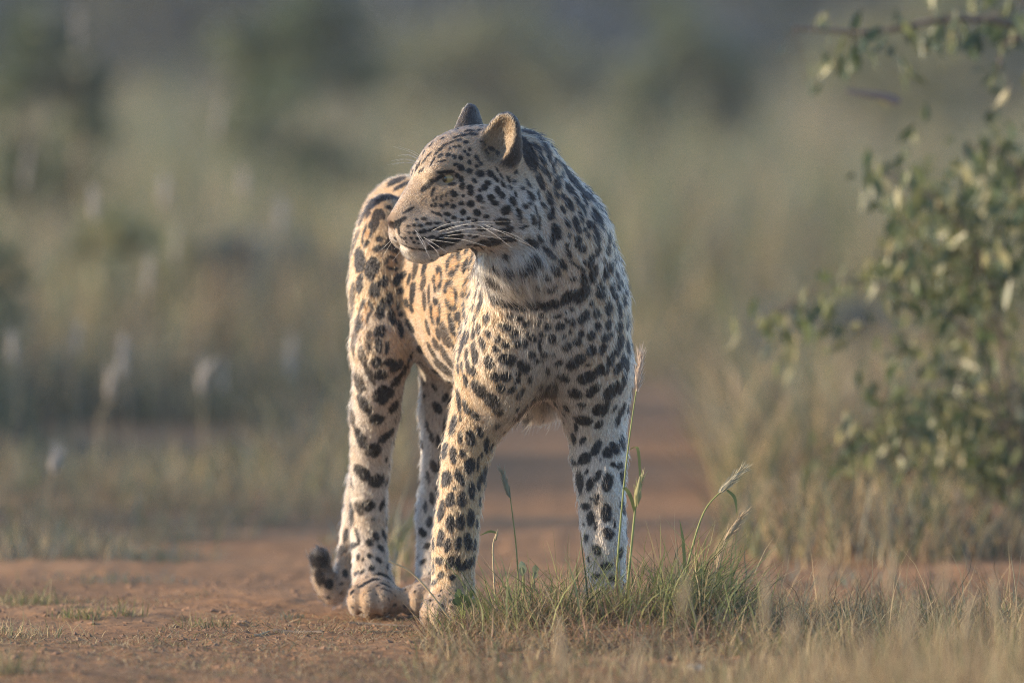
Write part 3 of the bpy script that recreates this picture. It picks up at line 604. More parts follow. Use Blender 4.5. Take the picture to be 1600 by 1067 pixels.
# whiskers ------------------------------------------------------------------
m_wh = material('whisker', (.85, .82, .78), rough=.35, transl=.2)
WHISK = [[(690, 362), (740, 348), (802, 346)], [(688, 366), (745, 357), (800, 366), (840, 392)], [(690, 370), (730, 366), (792, 374)], [(680, 364), (720, 352), (772, 351)],
         [(650, 364), (662, 384), (673, 406)], [(660, 370), (680, 382), (698, 394)], [(668, 380), (682, 392), (690, 412)], [(668, 374), (690, 377), (716, 381)], [(647, 358), (662, 378), (667, 396)],
         [(745, 350), (772, 366), (800, 388)], [(750, 348), (790, 366), (832, 386)], [(672, 362), (700, 350), (742, 344)], [(684, 372), (720, 374), (760, 385)],
         [(660, 247), (646, 237), (622, 229)], [(657, 250), (640, 242), (632, 244)], [(656, 255), (636, 249), (620, 252)], [(655, 257), (634, 254), (612, 258)]]
for q, wp in enumerate(WHISK):
    loc, n, fi, dist = body_bvh.ray_cast(Vector(CAMP), Vector(unit(P(*wp[0]) - CAMP)))
    y0 = loc[1] if loc is not None else HO[1] - .03
    pts = [np.array(P(x, y, y0 + .002 - (.030 if q < 13 else .012) * i)) for i, (x, y) in enumerate(wp)]
    cv = catmull(pts, 5)
    for mirror in (0, 1):
        c2 = cv
        if mirror:
            lq = (cv - HO) @ HM; lq[:, 2] *= -1; c2 = HO + lq @ HM.T
        V, F = tube(c2, .00030, .00008, 4)
        link(bpy.data.objects.new('whisker', mesh_np('whisker', V, F, m_wh)), leo)
# ------------------------------------------------------------------ ground
def G(px, d):
    """ground position under a picture column at distance d from the camera"""
    return np.array([(px - 800.) * d / CAMD / SC, d - CAMD, 0.])
def dist_of(py): return CAMH * SC * CAMD / (py - YH)          # distance of ground seen at a picture row
_LT = np.random.default_rng(5).uniform(-1, 1, (256, 256))
def lat(X, Y, s, o=0):
    """smooth lattice noise, -1..1"""
    x = X * s + 37.3 * o + 1000; y = Y * s + 11.7 * o + 1000; i = np.floor(x).astype(int); j = np.floor(y).astype(int); u = x - i; v = y - j; u = u * u * (3 - 2 * u); v = v * v * (3 - 2 * v)
    a = _LT[i % 256, j % 256]; b_ = _LT[(i + 1) % 256, j % 256]; c = _LT[i % 256, (j + 1) % 256]; d = _LT[(i + 1) % 256, (j + 1) % 256]
    return (a * (1 - u) + b_ * u) * (1 - v) + (c * (1 - u) + d * u) * v
def ground_h(X, Y):
    p = np.stack([X, Y, X * 0], -1)
    near = np.exp(-(Y / 6.) ** 2)
    h = .007 * lat(X, Y, 3.1, 1) + .0045 * lat(X, Y, 9, 2) + .0030 * lat(X, Y, 26, 3) * (lat(X, Y, 2.2, 7) > -.2) + .0020 * lat(X, Y, 55, 4)
    lump = .035 * np.exp(-((X - .22) / .25) ** 2 - ((Y + .33) / .14) ** 2)
    far = .05 * lat(X, Y, .35, 6) * np.clip((np.hypot(X, Y) - 3) / 6, 0, 1)
    rise = np.clip((Y - 30) / 60, 0, 1) ** 2 * 1.2
    return h * np.clip(near, .15, 1) + lump + far + rise - .004
def grow(a, b, step, far, ratio=1.16):
    c = list(np.arange(a, b + 1e-6, step)); s = step
    lo = []; x = a
    while x > -far: s *= ratio; x -= s; lo.append(x)
    hi = []; x = b; s = step
    while x < far: s *= ratio; x += s; hi.append(x)
    return np.array(lo[::-1] + c + hi)
gx = grow(-1.15, 1.15, .009, 900); gy = grow(-1.5, 1.1, .011, 1500)
GX, GY = np.meshgrid(gx, gy, indexing='ij'); GZ = ground_h(GX.ravel(), GY.ravel())
GV = np.stack([GX.ravel(), GY.ravel(), GZ], 1); nx_, ny_ = GX.shape
ii, jj = np.meshgrid(np.arange(nx_ - 1), np.arange(ny_ - 1), indexing='ij'); q0 = (ii * ny_ + jj).ravel()
GF = np.stack([q0, q0 + ny_, q0 + ny_ + 1, q0 + 1], 1)
mg = bpy.data.materials.new('red_soil'); mg.use_nodes = True; t = mg.node_tree; b = t.nodes['Principled BSDF']; b.inputs['Roughness'].default_value = .95; b.inputs['Specular IOR Level'].default_value = .1
tc = t.nodes.new('ShaderNodeTexCoord')
def noise(scale, detail=6, rough=.6):
    n = t.nodes.new('ShaderNodeTexNoise'); n.inputs['Scale'].default_value = scale; n.inputs['Detail'].default_value = detail; n.inputs['Roughness'].default_value = rough
    t.links.new(tc.outputs['Object'], n.inputs['Vector']); return n
def ramp(src, stops):
    r = t.nodes.new('ShaderNodeValToRGB'); e = r.color_ramp.elements
    while len(e) < len(stops): e.new(.5)
    for k, (p_, c_) in enumerate(stops): e[k].position = p_; e[k].color = (*c_, 1)
    t.links.new(src, r.inputs[0]); return r
n1 = noise(1.3); n2 = noise(22, 8, .7); n3 = noise(160, 4)
r1_ = ramp(n1.outputs['Fac'], [(.32, (.245, .138, .072)), (.52, (.325, .178, .090)), (.70, (.365, .218, .120))])
r2_ = ramp(n2.outputs['Fac'], [(.30, (.55, .55, .56)), (.5, (1, 1, 1)), (.72, (1.35, 1.3, 1.2))])
mul = t.nodes.new('ShaderNodeMix'); mul.data_type = 'RGBA'; mul.blend_type = 'MULTIPLY'; mul.inputs[0].default_value = 1
t.links.new(r1_.outputs[0], mul.inputs[6]); t.links.new(r2_.outputs[0], mul.inputs[7]); t.links.new(mul.outputs[2], b.inputs['Base Color'])
bp = t.nodes.new('ShaderNodeBump'); bp.inputs['Strength'].default_value = .8; bp.inputs['Distance'].default_value = .006
ad = t.nodes.new('ShaderNodeMath'); ad.operation = 'MULTIPLY_ADD'; ad.inputs[1].default_value = .35
t.links.new(n3.outputs['Fac'], ad.inputs[0]); t.links.new(n2.outputs['Fac'], ad.inputs[2]); t.links.new(ad.outputs[0], bp.inputs['Height']); t.links.new(bp.outputs[0], b.inputs['Normal'])
ground = tag(link(bpy.data.objects.new('ground', mesh_np('ground', GV, GF, mg))), kind='structure')

# ------------------------------------------------------------------ vegetation helpers
m_grass = material('grass_blade', rough=.6, attr='tint', spec=.25, transl=.35)
m_leaf = material('shrub_leaf', rough=.38, attr='tint', spec=.5, transl=.42, noise=.2, noise_scale=60)
m_bark = material('bark', (.16, .125, .10), rough=.9, bump=.6, bump_scale=60, noise=.3, noise_scale=20)
m_dry = material('dry_stem', (.46, .36, .22), rough=.6, transl=.15, noise=.2, noise_scale=40)
GREEN = np.array([.18, .205, .07]); DGREEN = np.array([.055, .085, .04]); OLIVE = np.array([.175, .19, .085]); STRAW = np.array([.46, .35, .20]); BROWN = np.array([.24, .155, .09]); GREYG = np.array([.16, .185, .16])
def pick(n, pal, var=.18, rng=RNG):
    cols = np.array([p[0] for p in pal]); w_ = np.array([p[1] for p in pal], float); k = rng.choice(len(pal), n, p=w_ / w_.sum())
    return (cols[k] * (1 + var * rng.normal(size=(n, 1))).clip(.4, 1.7)).clip(.01, .9)
def blades(base, h, width, tint, lean=.5, curl=.6, segs=4, az=None, rng=RNG, flat=False):
    n = len(base); az = rng.uniform(0, 2 * math.pi, n) if az is None else az
    h = np.broadcast_to(h, n); width = np.broadcast_to(width, n)
    dirv = np.stack([np.cos(az), np.sin(az), 0 * az], 1); sv = np.stack([-np.sin(az), np.cos(az), 0 * az], 1)
    tw = rng.uniform(-1.2, 1.2, n); sv = sv * np.cos(tw)[:, None] + dirv * np.sin(tw)[:, None]
    ln = np.abs(rng.normal(lean, lean * .5, n)); cu_ = np.abs(rng.normal(curl, curl * .6, n))
    if flat: ln = rng.normal(1.52, .16, n); cu_ = rng.normal(0, .06, n)
    kink = rng.normal(0, .10, (n, segs + 1, 2))
    V = np.zeros((n, segs + 1, 2, 3)); pos = base.copy(); 
    for s in range(segs + 1):
        f = s / segs; wd = width * (1 - f ** 2 * .92)
        V[:, s, 0] = pos - sv * (wd / 2)[:, None]; V[:, s, 1] = pos + sv * (wd / 2)[:, None]
        th = ln + cu_ * f * 1.6
        d = dirv * np.sin(th)[:, None] + np.array([0, 0, 1.]) * np.cos(th)[:, None]
        d = d + sv * kink[:, s, :1] + np.array([0, 0, 1.]) * kink[:, s, 1:]
        pos = pos + d * (h / segs)[:, None]
        pos[:, 2] = np.maximum(pos[:, 2], base[:, 2] * .5 + .002)
    st = (segs + 1) * 2; o = (np.arange(n) * st)[:, None]; F = []
    for s in range(segs): F.append(np.stack([o[:, 0] + s * 2, o[:, 0] + s * 2 + 1, o[:, 0] + s * 2 + 3, o[:, 0] + s * 2 + 2], 1))
    T_ = np.repeat(tint[:, None, :], st, 1).reshape(-1, 3)
    return V.reshape(-1, 3), np.concatenate(F), T_
def join(parts):
    off = 0; V = []; F = []; T_ = []
    for v, f, c in parts: V.append(v); F.append(f + off); T_.append(c); off += len(v)
    return np.concatenate(V), np.concatenate(F), np.concatenate(T_)
def grass_obj(name, parts, parent=None, mat=None):
    V, F, T_ = join(parts); return link(bpy.data.objects.new(name, mesh_np(name, V, F, mat or m_grass, attrs={'tint': T_})), parent)
def on_ground(x, y): return np.stack([x, y, ground_h(x, y)], 1)
def leaves(c, size, tint, droop=.5, aspect=.42, rng=RNG):
    """folded lance leaves at points c: 6 verts, 4 quads would be too many -> 2 quads each"""
    n = len(c); az = rng.uniform(0, 2 * math.pi, n); el = rng.normal(-droop, .5, n); size = np.broadcast_to(size, n)
    d = np.stack([np.cos(az) * np.cos(el), np.sin(az) * np.cos(el), np.sin(el)], 1)
    r = rng.normal(size=(n, 3)); s = np.cross(d, r); s /= np.linalg.norm(s, axis=1, keepdims=True); u = np.cross(s, d)
    a = size[:, None]; V = np.stack([c, c + d * a * .45 + s * a * aspect * .5 + u * a * .07, c + d * a, c + d * a * .45 - s * a * aspect * .5 + u * a * .07, c + d * a * .5], 1)
    o = np.arange(n) * 5; F = np.concatenate([np.stack([o, o + 4, o + 2, o + 1], 1), np.stack([o, o + 3, o + 2, o + 4], 1)])
    return V.reshape(-1, 3), F, np.repeat(tint, 5, 0)

def bush(name, x, y, rad, height, n, size, pal, label, cat='bush', group=None, clumps=26, low=.15, seed=0, stems=7, droop=.3):
    r = np.random.default_rng(seed + 100); z0 = float(ground_h(np.array([x]), np.array([y]))[0]); root = tag(empty(name, (x, y, z0)), label, cat, group)
    cc = r.normal(size=(clumps, 3)); cc /= np.linalg.norm(cc, axis=1, keepdims=True); cc *= r.uniform(.35, 1, (clumps, 1)) ** .6
    cc = cc * np.array([rad, rad, height * (1 - low) / 2]) * .82 + np.array([x, y, z0 + height * (low + (1 - low) / 2)])
    k = r.integers(0, clumps, n); cr = r.uniform(.16, .36, clumps) * rad
    off = r.normal(size=(n, 3)); off /= np.linalg.norm(off, axis=1, keepdims=True); off *= (r.uniform(.2, 1, (n, 1)) ** .4) * cr[k][:, None] * np.array([1.1, 1.1, .8])
    pts = cc[k] + off; pts[:, 2] = np.maximum(pts[:, 2], z0 + .02)
    V, F, T_ = leaves(pts, size * r.uniform(.6, 1.3, n), pick(n, pal, .2, r), droop, rng=r)
    P_ = []
    for s in range(stems):
        e = cc[r.integers(0, clumps)]; m_ = np.array([x, y, z0]) * .5 + e * .5 + r.normal(size=3) * rad * .1
        v, f = tube(catmull([np.array([x + r.normal() * .03, y + r.normal() * .03, z0 - .02]), m_, e], 4), .014 + .012 * height, .004, 5); P_.append((v, f, np.zeros((len(v), 3))))
    v, f, _ = join(P_); link(bpy.data.objects.new('trunk', mesh_np('trunk', v, f, m_bark)), root)
    tag(link(bpy.data.objects.new('crown', mesh_np('crown', V, F, m_leaf, attrs={'tint': T_})), root), kind='stuff')
    return root

def stalk(name, pts, r0, head, hr, label, cat, tint=(.5, .42, .28), group=None, awn=60, stem_mat=None, seed=0, leaf=None, mats={}):
    """grass stalk: stem polyline, bristly seed head along the last part; pts world coords; head = [base, tip]"""
    r = np.random.default_rng(seed + 500); pts = [np.asarray(p, float) for p in pts]; root = tag(empty(name, pts[0]), label, cat, group)
    V, F = tube(catmull(pts, 5), r0, r0 * .55, 5); link(bpy.data.objects.new('stem', mesh_np('stem', V, F, stem_mat or m_dry)), root)
    a, b_ = np.asarray(head[0], float), np.asarray(head[1], float); ax = b_ - a; Lh = np.linalg.norm(ax); ax /= Lh
    prof = np.array([.25, .8, 1, .95, .75, .5, .12]); V = []; sides = 8
    e1 = unit(np.cross(ax, [.2, 1, .1])); e2 = np.cross(ax, e1)
    for i, pr in enumerate(prof):
        for k in range(sides):
            th = 2 * math.pi * k / sides; rr = hr * pr * r.uniform(.7, 1.1); V.append(a + ax * Lh * i / 6 + rr * (e1 * math.cos(th) + e2 * math.sin(th)))
    F = np.array([[i * sides + k, i * sides + (k + 1) % sides, (i + 1) * sides + (k + 1) % sides, (i + 1) * sides + k] for i in range(6) for k in range(sides)])
    parts = [(np.array(V), F, np.tile(np.array(tint), (len(V), 1)))]
    t0 = r.uniform(0, .95, awn); th = r.uniform(0, 6.28, awn); base = a + ax * (Lh * t0)[:, None] + hr * .6 * (np.cos(th)[:, None] * e1 + np.sin(th)[:, None] * e2)
    dv = ax + .32 * (np.cos(th)[:, None] * e1 + np.sin(th)[:, None] * e2) + .1 * r.normal(size=(awn, 3)); dv /= np.linalg.norm(dv, axis=1, keepdims=True)
    ln = (hr * 1.6 + Lh * .13) * r.uniform(.6, 1.3, awn); sd = np.cross(dv, r.normal(size=(awn, 3))); sd /= np.linalg.norm(sd, axis=1, keepdims=True)
    w_ = hr * .16; tip = base + dv * ln[:, None]
    Vb = np.stack([base - sd * w_, base + sd * w_, tip + sd * w_ * .15, tip - sd * w_ * .15], 1).reshape(-1, 3); o = np.arange(awn) * 4
    parts.append((Vb, np.stack([o, o + 1, o + 2, o + 3], 1), np.repeat((np.array(tint) * r.uniform(.8, 1.25, (awn, 1))).clip(0, .9), 4, 0)))
    V, F, T_ = join(parts); link(bpy.data.objects.new('seed_head', mesh_np('seed_head', V, F, m_grass, attrs={'tint': T_})), root)
    if leaf is not None:
        for lf in leaf:
            c = catmull([np.asarray(q, float) for q in lf], 5); n = len(c); wl = r0 * 2.4 * np.sin(np.linspace(.25, 1, n) * math.pi * .97)[:, None]; s = unit(np.cross(c[-1] - c[0], [0, 1, .2]))
            V = np.concatenate([c - s * wl * .5, c + s * wl * .5]); k = np.arange(n - 1); F = np.stack([k, k + 1, k + 1 + n, k + n], 1)
            link(bpy.data.objects.new('leaf_blade', mesh_np('leaf_blade', V, F, m_grass, attrs={'tint': np.tile(np.array([.2, .22, .08]), (2 * n, 1))})), root)
    return root

# ------------------------------------------------------------------ grass clump at the animal's feet
def scatter(n, px0, px1, y0, y1, rng=RNG):
    y = rng.uniform(y0, y1, n); x = (rng.uniform(px0, px1, n) - 800) * (CAMD + y) / CAMD / SC; return x, y
clump = tag(empty('grass_clump', (.13, -.25, 0)), 'matted tussock of green and dry grass around the leopard\'s front paws', 'grass clump')
gparts = []; dparts = []
def cl(n, mu, sd, ymu=-.20, ysd=.09):
    px = RNG.normal(mu, sd, n).clip(672, 1200); y = RNG.normal(ymu, ysd, n).clip(-.48, .03); return px, y, (px - 800) * (CAMD + y) / CAMD / SC
tuss = [(718, 22, .055, .25), (760, 24, .075, .3), (800, 26, .090, .35), (845, 26, .085, .32), (890, 24, .10, .42), (930, 28, .085, .38), (975, 26, .095, .45), (1020, 26, .10, .52), (1062, 24, .125, .55), (1095, 26, .12, .58), (1130, 30, .09, .45), (1165, 30, .06, .3)]
for (mu, sd, hm, gf) in tuss:
    n = 320; hm = hm * 1.35; px_, y_, x_ = cl(n, mu, sd); isg = RNG.uniform(size=n) < gf; bs = on_ground(x_, y_); ng = isg.sum(); nd = n - ng
    lean_az = RNG.normal(0 if mu > 900 else math.pi, 1.5, n)
    gparts.append(blades(bs[isg], hm * RNG.uniform(.35, 1.25, ng), .0024 * RNG.uniform(.5, 1.4, ng), pick(ng, [(GREEN, 3), (OLIVE, 2.5), (DGREEN, 1), (np.array([.30, .30, .12]), 3)]), .40, .55, 6, lean_az[isg]))
    dparts.append(blades(bs[~isg], hm * RNG.uniform(.3, 1.2, nd), .0017 * RNG.uniform(.5, 1.4, nd), pick(nd, [(STRAW, 3), (BROWN, 2), (np.array([.36, .22, .16]), 1.2), (OLIVE, .6)]), .60, .95, 7))
n = 5200; px_ = RNG.uniform(655, 1215, n); y_ = RNG.uniform(-.60, .02, n); x_ = (px_ - 800) * (CAMD + y_) / CAMD / SC; bs = on_ground(x_, y_)
dparts.append(blades(bs, .060 * RNG.uniform(.3, 1.4, n), .0018 * RNG.uniform(.6, 1.4, n), pick(n, [(STRAW, 3), (BROWN, 2.4), (OLIVE, 1), (np.array([.36, .22, .16]), .8)]), 1.15, .6, 4))
n = 3200; px_ = RNG.uniform(640, 1300, n); y_ = RNG.uniform(-1.5, -.5, n); x_ = (px_ - 800) * (CAMD + y_) / CAMD / SC
dparts.append(blades(on_ground(x_, y_), .05 * RNG.uniform(.3, 1.4, n), .0017 * RNG.uniform(.6, 1.4, n), pick(n, [(STRAW, 3), (BROWN, 2.4), (OLIVE, 1.4)]), 1.1, .6, 4))
n = 1500; px_ = RNG.uniform(690, 1180, n); y_ = RNG.uniform(-.34, -.05, n); x_ = (px_ - 800) * (CAMD + y_) / CAMD / SC; bs = on_ground(x_, y_); bs[:, 2] += RNG.uniform(.01, .05, n)
dparts.append(blades(bs, .05 * RNG.uniform(.4, 1.4, n), .0012, pick(n, [(STRAW, 3), (BROWN, 2)]), 1.5, .9, 5))
n = 90; px_, y_, x_ = cl(n, 1078, 40, -.16, .05)
gparts.append(blades(on_ground(x_, y_), RNG.uniform(.10, .19, n), .0030 * RNG.uniform(.6, 1.2, n), pick(n, [(GREEN, 3), (OLIVE, 2), (STRAW, 1)]), .35, .6, 7, RNG.normal(.2, .9, n)))
n = 46; px_ = RNG.choice([890, 905, 870, 985, 965, 800, 780, 750, 840], n) + RNG.normal(0, 10, n); y_ = RNG.normal(-.17, .05, n); x_ = (px_ - 800) * (CAMD + y_) / CAMD / SC
gparts.append(blades(on_ground(x_, y_), RNG.uniform(.09, .17, n), .0024 * RNG.uniform(.5, 1.2, n), pick(n, [(GREEN, 3), (OLIVE, 2), (BROWN, 1.5), (STRAW, 1)]), .30, .55, 7, RNG.choice([.2, 2.9, 1.2, 4.4], n)))
tag(grass_obj('green_blades', gparts, clump), kind='stuff'); tag(grass_obj('dry_blades', dparts, clump), kind='stuff')

# dry low grass running to the right, sharp
n = 15000; x_, y_ = scatter(n, 1130, 1680, -.75, .45); dens = RNG.uniform(size=n) < np.clip(.55 + .5 * vnoise(np.stack([x_, y_, 0 * x_], 1), 22, 41), .05, 1); x_, y_ = x_[dens], y_[dens]; n = len(x_)
low = [blades(on_ground(x_, y_), .062 * RNG.uniform(.3, 1.5, n), .0018, pick(n, [(STRAW, 4), (BROWN, 2), (OLIVE, 1.2), (GREEN, .6)]), .7, .6, 4)]
n = 190; x_, y_ = scatter(n, 1170, 1660, -.5, .3); low.append(blades(on_ground(x_, y_), RNG.uniform(.08, .17, n), .0016, pick(n, [(STRAW, 3), (BROWN, 2)]), .35, .35, 5))
tag(grass_obj('low_grass', low), 'low dry grass at the bottom right of the tussock', 'grass', kind='stuff')
# thin litter of straw and clods on the track
n = 9500; x_, y_ = scatter(n, -60, 760, -1.3, .9); bs = on_ground(x_, y_); bs[:, 2] += .002
m_ = vnoise(np.stack([x_, y_ * 1.5, 0 * x_], 1), 7, 44) > -.25; bs = bs[m_]; n = len(bs)
lit = [blades(bs, .022 * RNG.uniform(.3, 1.6, n), .0016, pick(n, [(STRAW, 3), (BROWN, 3), (OLIVE, .6)]), 1.45, .15, 3, flat=True)]
n = 2600; x_, y_ = scatter(n, 560, 1660, -1.6, -.25); lit.append(blades(on_ground(x_, y_), .03 * RNG.uniform(.3, 1.6, n), .0017, pick(n, [(STRAW, 3), (BROWN, 3), (OLIVE, 1)]), 1.3, .2, 3, flat=True))
tag(grass_obj('straw_litter', lit), 'short straw litter scattered over the red soil', 'litter', kind='stuff')
n = 4200; x_, y_ = scatter(n, -60, 1660, -1.5, 1.6); sz = .0014 + .0052 * RNG.uniform(size=n) ** 4; c = on_ground(x_, y_); oc = np.array([[1, 0, 0], [-1, 0, 0], [0, 1, 0], [0, -1, 0], [0, 0, 1], [0, 0, -1.]])
Vc = c[:, None] + (oc[None] + RNG.normal(0, .25, (n, 6, 3))) * (sz[:, None, None] * np.array([1.3, 1.3, .8])); o = (np.arange(n) * 6)[:, None]
Fc = np.concatenate([o + np.array(f) for f in ([0, 2, 4], [2, 1, 4], [1, 3, 4], [3, 0, 4], [2, 0, 5], [1, 2, 5], [3, 1, 5], [0, 3, 5])])
m_clod = material('clod', (.25, .15, .095), rough=.95, noise=.35, noise_scale=30)
tag(link(bpy.data.objects.new('soil_clods', mesh_np('soil_clods', Vc.reshape(-1, 3), Fc, m_clod, smooth=False))), 'small clods of soil lying on the track', 'gravel', kind='stuff')

# small tufts on the track at the left
def tuft(px, py, h, n, label, pal, spread=.035, seed=0):
    d = dist_of(py); g = G(px, d); r = np.random.default_rng(seed + 900)
    x = g[0] + r.normal(0, spread, n); y = g[1] + r.normal(0, spread * .8, n); root = tag(empty('grass_tuft', (g[0], g[1], 0)), label, 'grass tuft', 'small grass tufts on the track')
    tag(grass_obj('blades', [blades(on_ground(x, y), h * r.uniform(.5, 1.2, n), .0016 * d / 14, pick(n, pal, .18, r), .6, .5, 4, rng=r)], root), kind='stuff')
PT = [(STRAW, 2), (OLIVE, 2), (GREEN, 1.5)]
tuft(52, 940, .042, 140, 'yellow green grass tuft nearest the left edge on the track', PT, .030, 1)
tuft(128, 962, .036, 120, 'low spiky straw tuft left of the track middle', PT, .028, 2)
tuft(192, 960, .030, 80, 'tiny pale tuft right beside the spiky straw tuft', PT, .018, 3)
tuft(326, 972, .028, 60, 'small greenish tuft on bare soil before the hind paw', PT, .020, 4)
tuft(30, 985, .034, 200, 'sprawling dry grass mat in the lower left corner', [(STRAW, 3), (OLIVE, 1)], .055, 5)
tuft(455, 960, .014, 40, 'tiny flat weed on the soil left of the hind paw', [(GREYG, 2), (OLIVE, 1)], .014, 6)
tuft(10, 1050, .06, 160, 'blurred tuft at the bottom left corner of the picture', [(OLIVE, 2), (STRAW, 2)], .03, 7)
tuft(250, 872, .050, 160, 'small grey green tuft on the shaded track behind', [(GREYG, 3), (OLIVE, 1)], .05, 8)
tuft(60, 868, .075, 420, 'shaded grey green grass patch at the left edge behind', [(GREYG, 3), (DGREEN, 1), (STRAW, 1)], .11, 9)
tuft(180, 905, .030, 130, 'low dull green weed patch on the shaded soil', [(GREYG, 3), (OLIVE, 1)], .06, 10)

TS = [(15, 800, .17), (75, 835, .11), (120, 792, .20), (185, 815, .10), (228, 786, .16), (290, 838, .09), (335, 795, .13), (390, 812, .10), (430, 788, .17), (505, 800, .12), (35, 850, .10), (150, 862, .07)]
for k, (px, py, h) in enumerate(TS):
    tuft(px, py, h, 170, ['first', 'second', 'third', 'fourth', 'fifth', 'sixth', 'seventh', 'eighth', 'ninth', 'tenth', 'eleventh', 'twelfth'][sorted(range(len(TS)), key=lambda i: TS[i][0]).index(k)] + ' blurred tussock from the left along the far track edge', [(GREYG, 2), (OLIVE, 2), (STRAW, 2.5), (BROWN, 1)], .085, 40 + k)
# sticks and stones ----------------------------------------------------------
def stick(px0, py0, px1, py1, r, label, mat=m_bark, name='twig'):
    a, b_ = G(px0, dist_of(py0)), G(px1, dist_of(py1)); m1 = a * .6 + b_ * .4 + np.array([0, .004, .002]); pts = [a, m1, b_]
    for p in pts: p[2] = float(ground_h(np.array([p[0]]), np.array([p[1]]))[0]) + r * .8
    V, F = tube(catmull(pts, 5), r, r * .6, 6); tag(link(bpy.data.objects.new(name, mesh_np(name, V, F, mat))), label, 'twig', 'twigs on the track')
stick(428, 982, 505, 985, .0045, 'thick dark twig lying on the track left of the hind paw')
stick(545, 968, 640, 972, .0030, 'thin brown twig just under the hind paw')
stick(395, 990, 420, 986, .0030, 'short pale twig left of the thick dark twig', m_dry)
stick(575, 978, 690, 974, .0022, 'long thin straw coloured twig below the hind paws', m_dry)
def stone(px, py, s, col, label, seed):
    g = G(px, dist_of(py)); r = np.random.default_rng(seed); bm = bmesh.new(); bmesh.ops.create_icosphere(bm, subdivisions=2, radius=1)
    for v in bm.verts:
        q = np.array(v.co); k = 1 + .22 * math.sin(q @ r.normal(size=3) * 2.2 + seed) + .07 * r.normal(); v.co = Vector(q * k * s * np.array([1.3, 1, .62]))
    me = bpy.data.meshes.new('stone'); bm.to_mesh(me); bm.free(); me.materials.append(material('stone', col, rough=.9, noise=.3, noise_scale=90, bump=.5, bump_scale=150))
    o = tag(link(bpy.data.objects.new('stone', me)), label, 'stone'); o.location = (g[0], g[1], float(ground_h(np.array([g[0]]), np.array([g[1]]))[0]) + s * .3)
stone(1086, 1046, .013, (.42, .34, .24), 'pale tan stone half sunk below the tussock', 3)
stone(378, 970, .010, (.30, .19, .12), 'flat reddish stone chip on the track left of the thick twig', 5)
stone(1262, 1050, .009, (.40, .32, .22), 'smaller tan stone at the bottom right of the tussock', 9)
stone(1040, 1036, .008, (.20, .13, .09), 'dark brown stone beside the pale tan stone', 12)

# stalks with seed heads in the tussock --------------------------------------
m_stem_g = material('green_stem', (.30, .32, .12), rough=.5, transl=.2, noise=.15, noise_scale=60)
Ys = -.16
stalk('seed_stalk', [P(958, 990, Ys), P(966, 860, Ys), P(979, 720, Ys), P(997, 590, Ys)], .0020, [P(995, 612, Ys), P(1002, 549, Ys)], .0052, 'tallest grass stalk with a silvery pink seed head before the front leg', 'grass stalk', (.60, .50, .42), awn=160, stem_mat=m_stem_g, seed=1,
      leaf=[[P(984, 702, Ys), P(996, 700, Ys - .01), P(1000, 740, Ys - .01), P(998, 770, Ys - .01)]])
stalk('seed_stalk', [P(972, 990, Ys - .02), P(984, 880, Ys - .02), P(992, 800, Ys - .02), P(995, 782, Ys - .02)], .0026, [P(994, 792, Ys - .02), P(1001, 742, Ys - .02)], .0060, 'short grass stalk with a closed green bud beside the front leg', 'grass stalk', (.36, .34, .17), awn=24, stem_mat=m_stem_g, seed=2,
      leaf=[[P(992, 800, Ys - .02), P(985, 775, Ys - .03), P(975, 762, Ys - .03), P(965, 770, Ys - .03)]])
stalk('seed_stalk', [P(1050, 985, Ys), P(1075, 880, Ys), P(1100, 800, Ys), P(1132, 762, Ys)], .0022, [P(1124, 770, Ys), P(1164, 730, Ys)], .0050, 'leaning grass stalk with a pale silvery seed head right of the tussock', 'grass stalk', (.50, .45, .33), awn=120, stem_mat=m_stem_g, seed=3,
      leaf=[[P(1136, 765, Ys), P(1148, 778, Ys), P(1152, 805, Ys)], [P(1070, 900, Ys), P(1068, 850, Ys), P(1062, 812, Ys)]])
stalk('seed_stalk', [P(812, 960, .02), P(807, 860, .02), P(797, 774, .02)], .0016, [P(797, 778, .02), P(783, 733, .02)], .0045, 'slim grey green seed head standing between the front legs', 'grass stalk', (.34, .34, .26), awn=60, stem_mat=m_stem_g, seed=4)
stalk('seed_stalk', [P(1112, 960, Ys), P(1122, 880, Ys), P(1138, 830, Ys)], .0014, [P(1132, 845, Ys), P(1164, 798, Ys)], .0050, 'small bristly dry seed head right of the tall green blades', 'grass stalk', (.46, .36, .24), awn=70, seed=5)
stalk('seed_stalk', [P(775, 955, Ys), P(770, 860, Ys), P(776, 832, Ys)], .0018, [P(774, 845, Ys), P(778, 826, Ys)], .0022, 'snapped dry stem upright between the front legs', 'grass stalk', (.40, .33, .2), awn=8, seed=6, leaf=[[P(776, 832, Ys), P(765, 830, Ys), P(750, 836, Ys)]])
V, F = tube(catmull([P(607, 876, Ys - .1), P(640, 892, Ys - .1), P(672, 925, Ys - .1), P(705, 968, Ys - .1), P(735, 990, Ys - .1)], 6), .0012, .0020, 5)
tag(link(bpy.data.objects.new('dry_stem', mesh_np('dry_stem', V, F, m_dry))), 'bent dry grass stem reaching left from the tussock past the hind paw', 'grass stem')
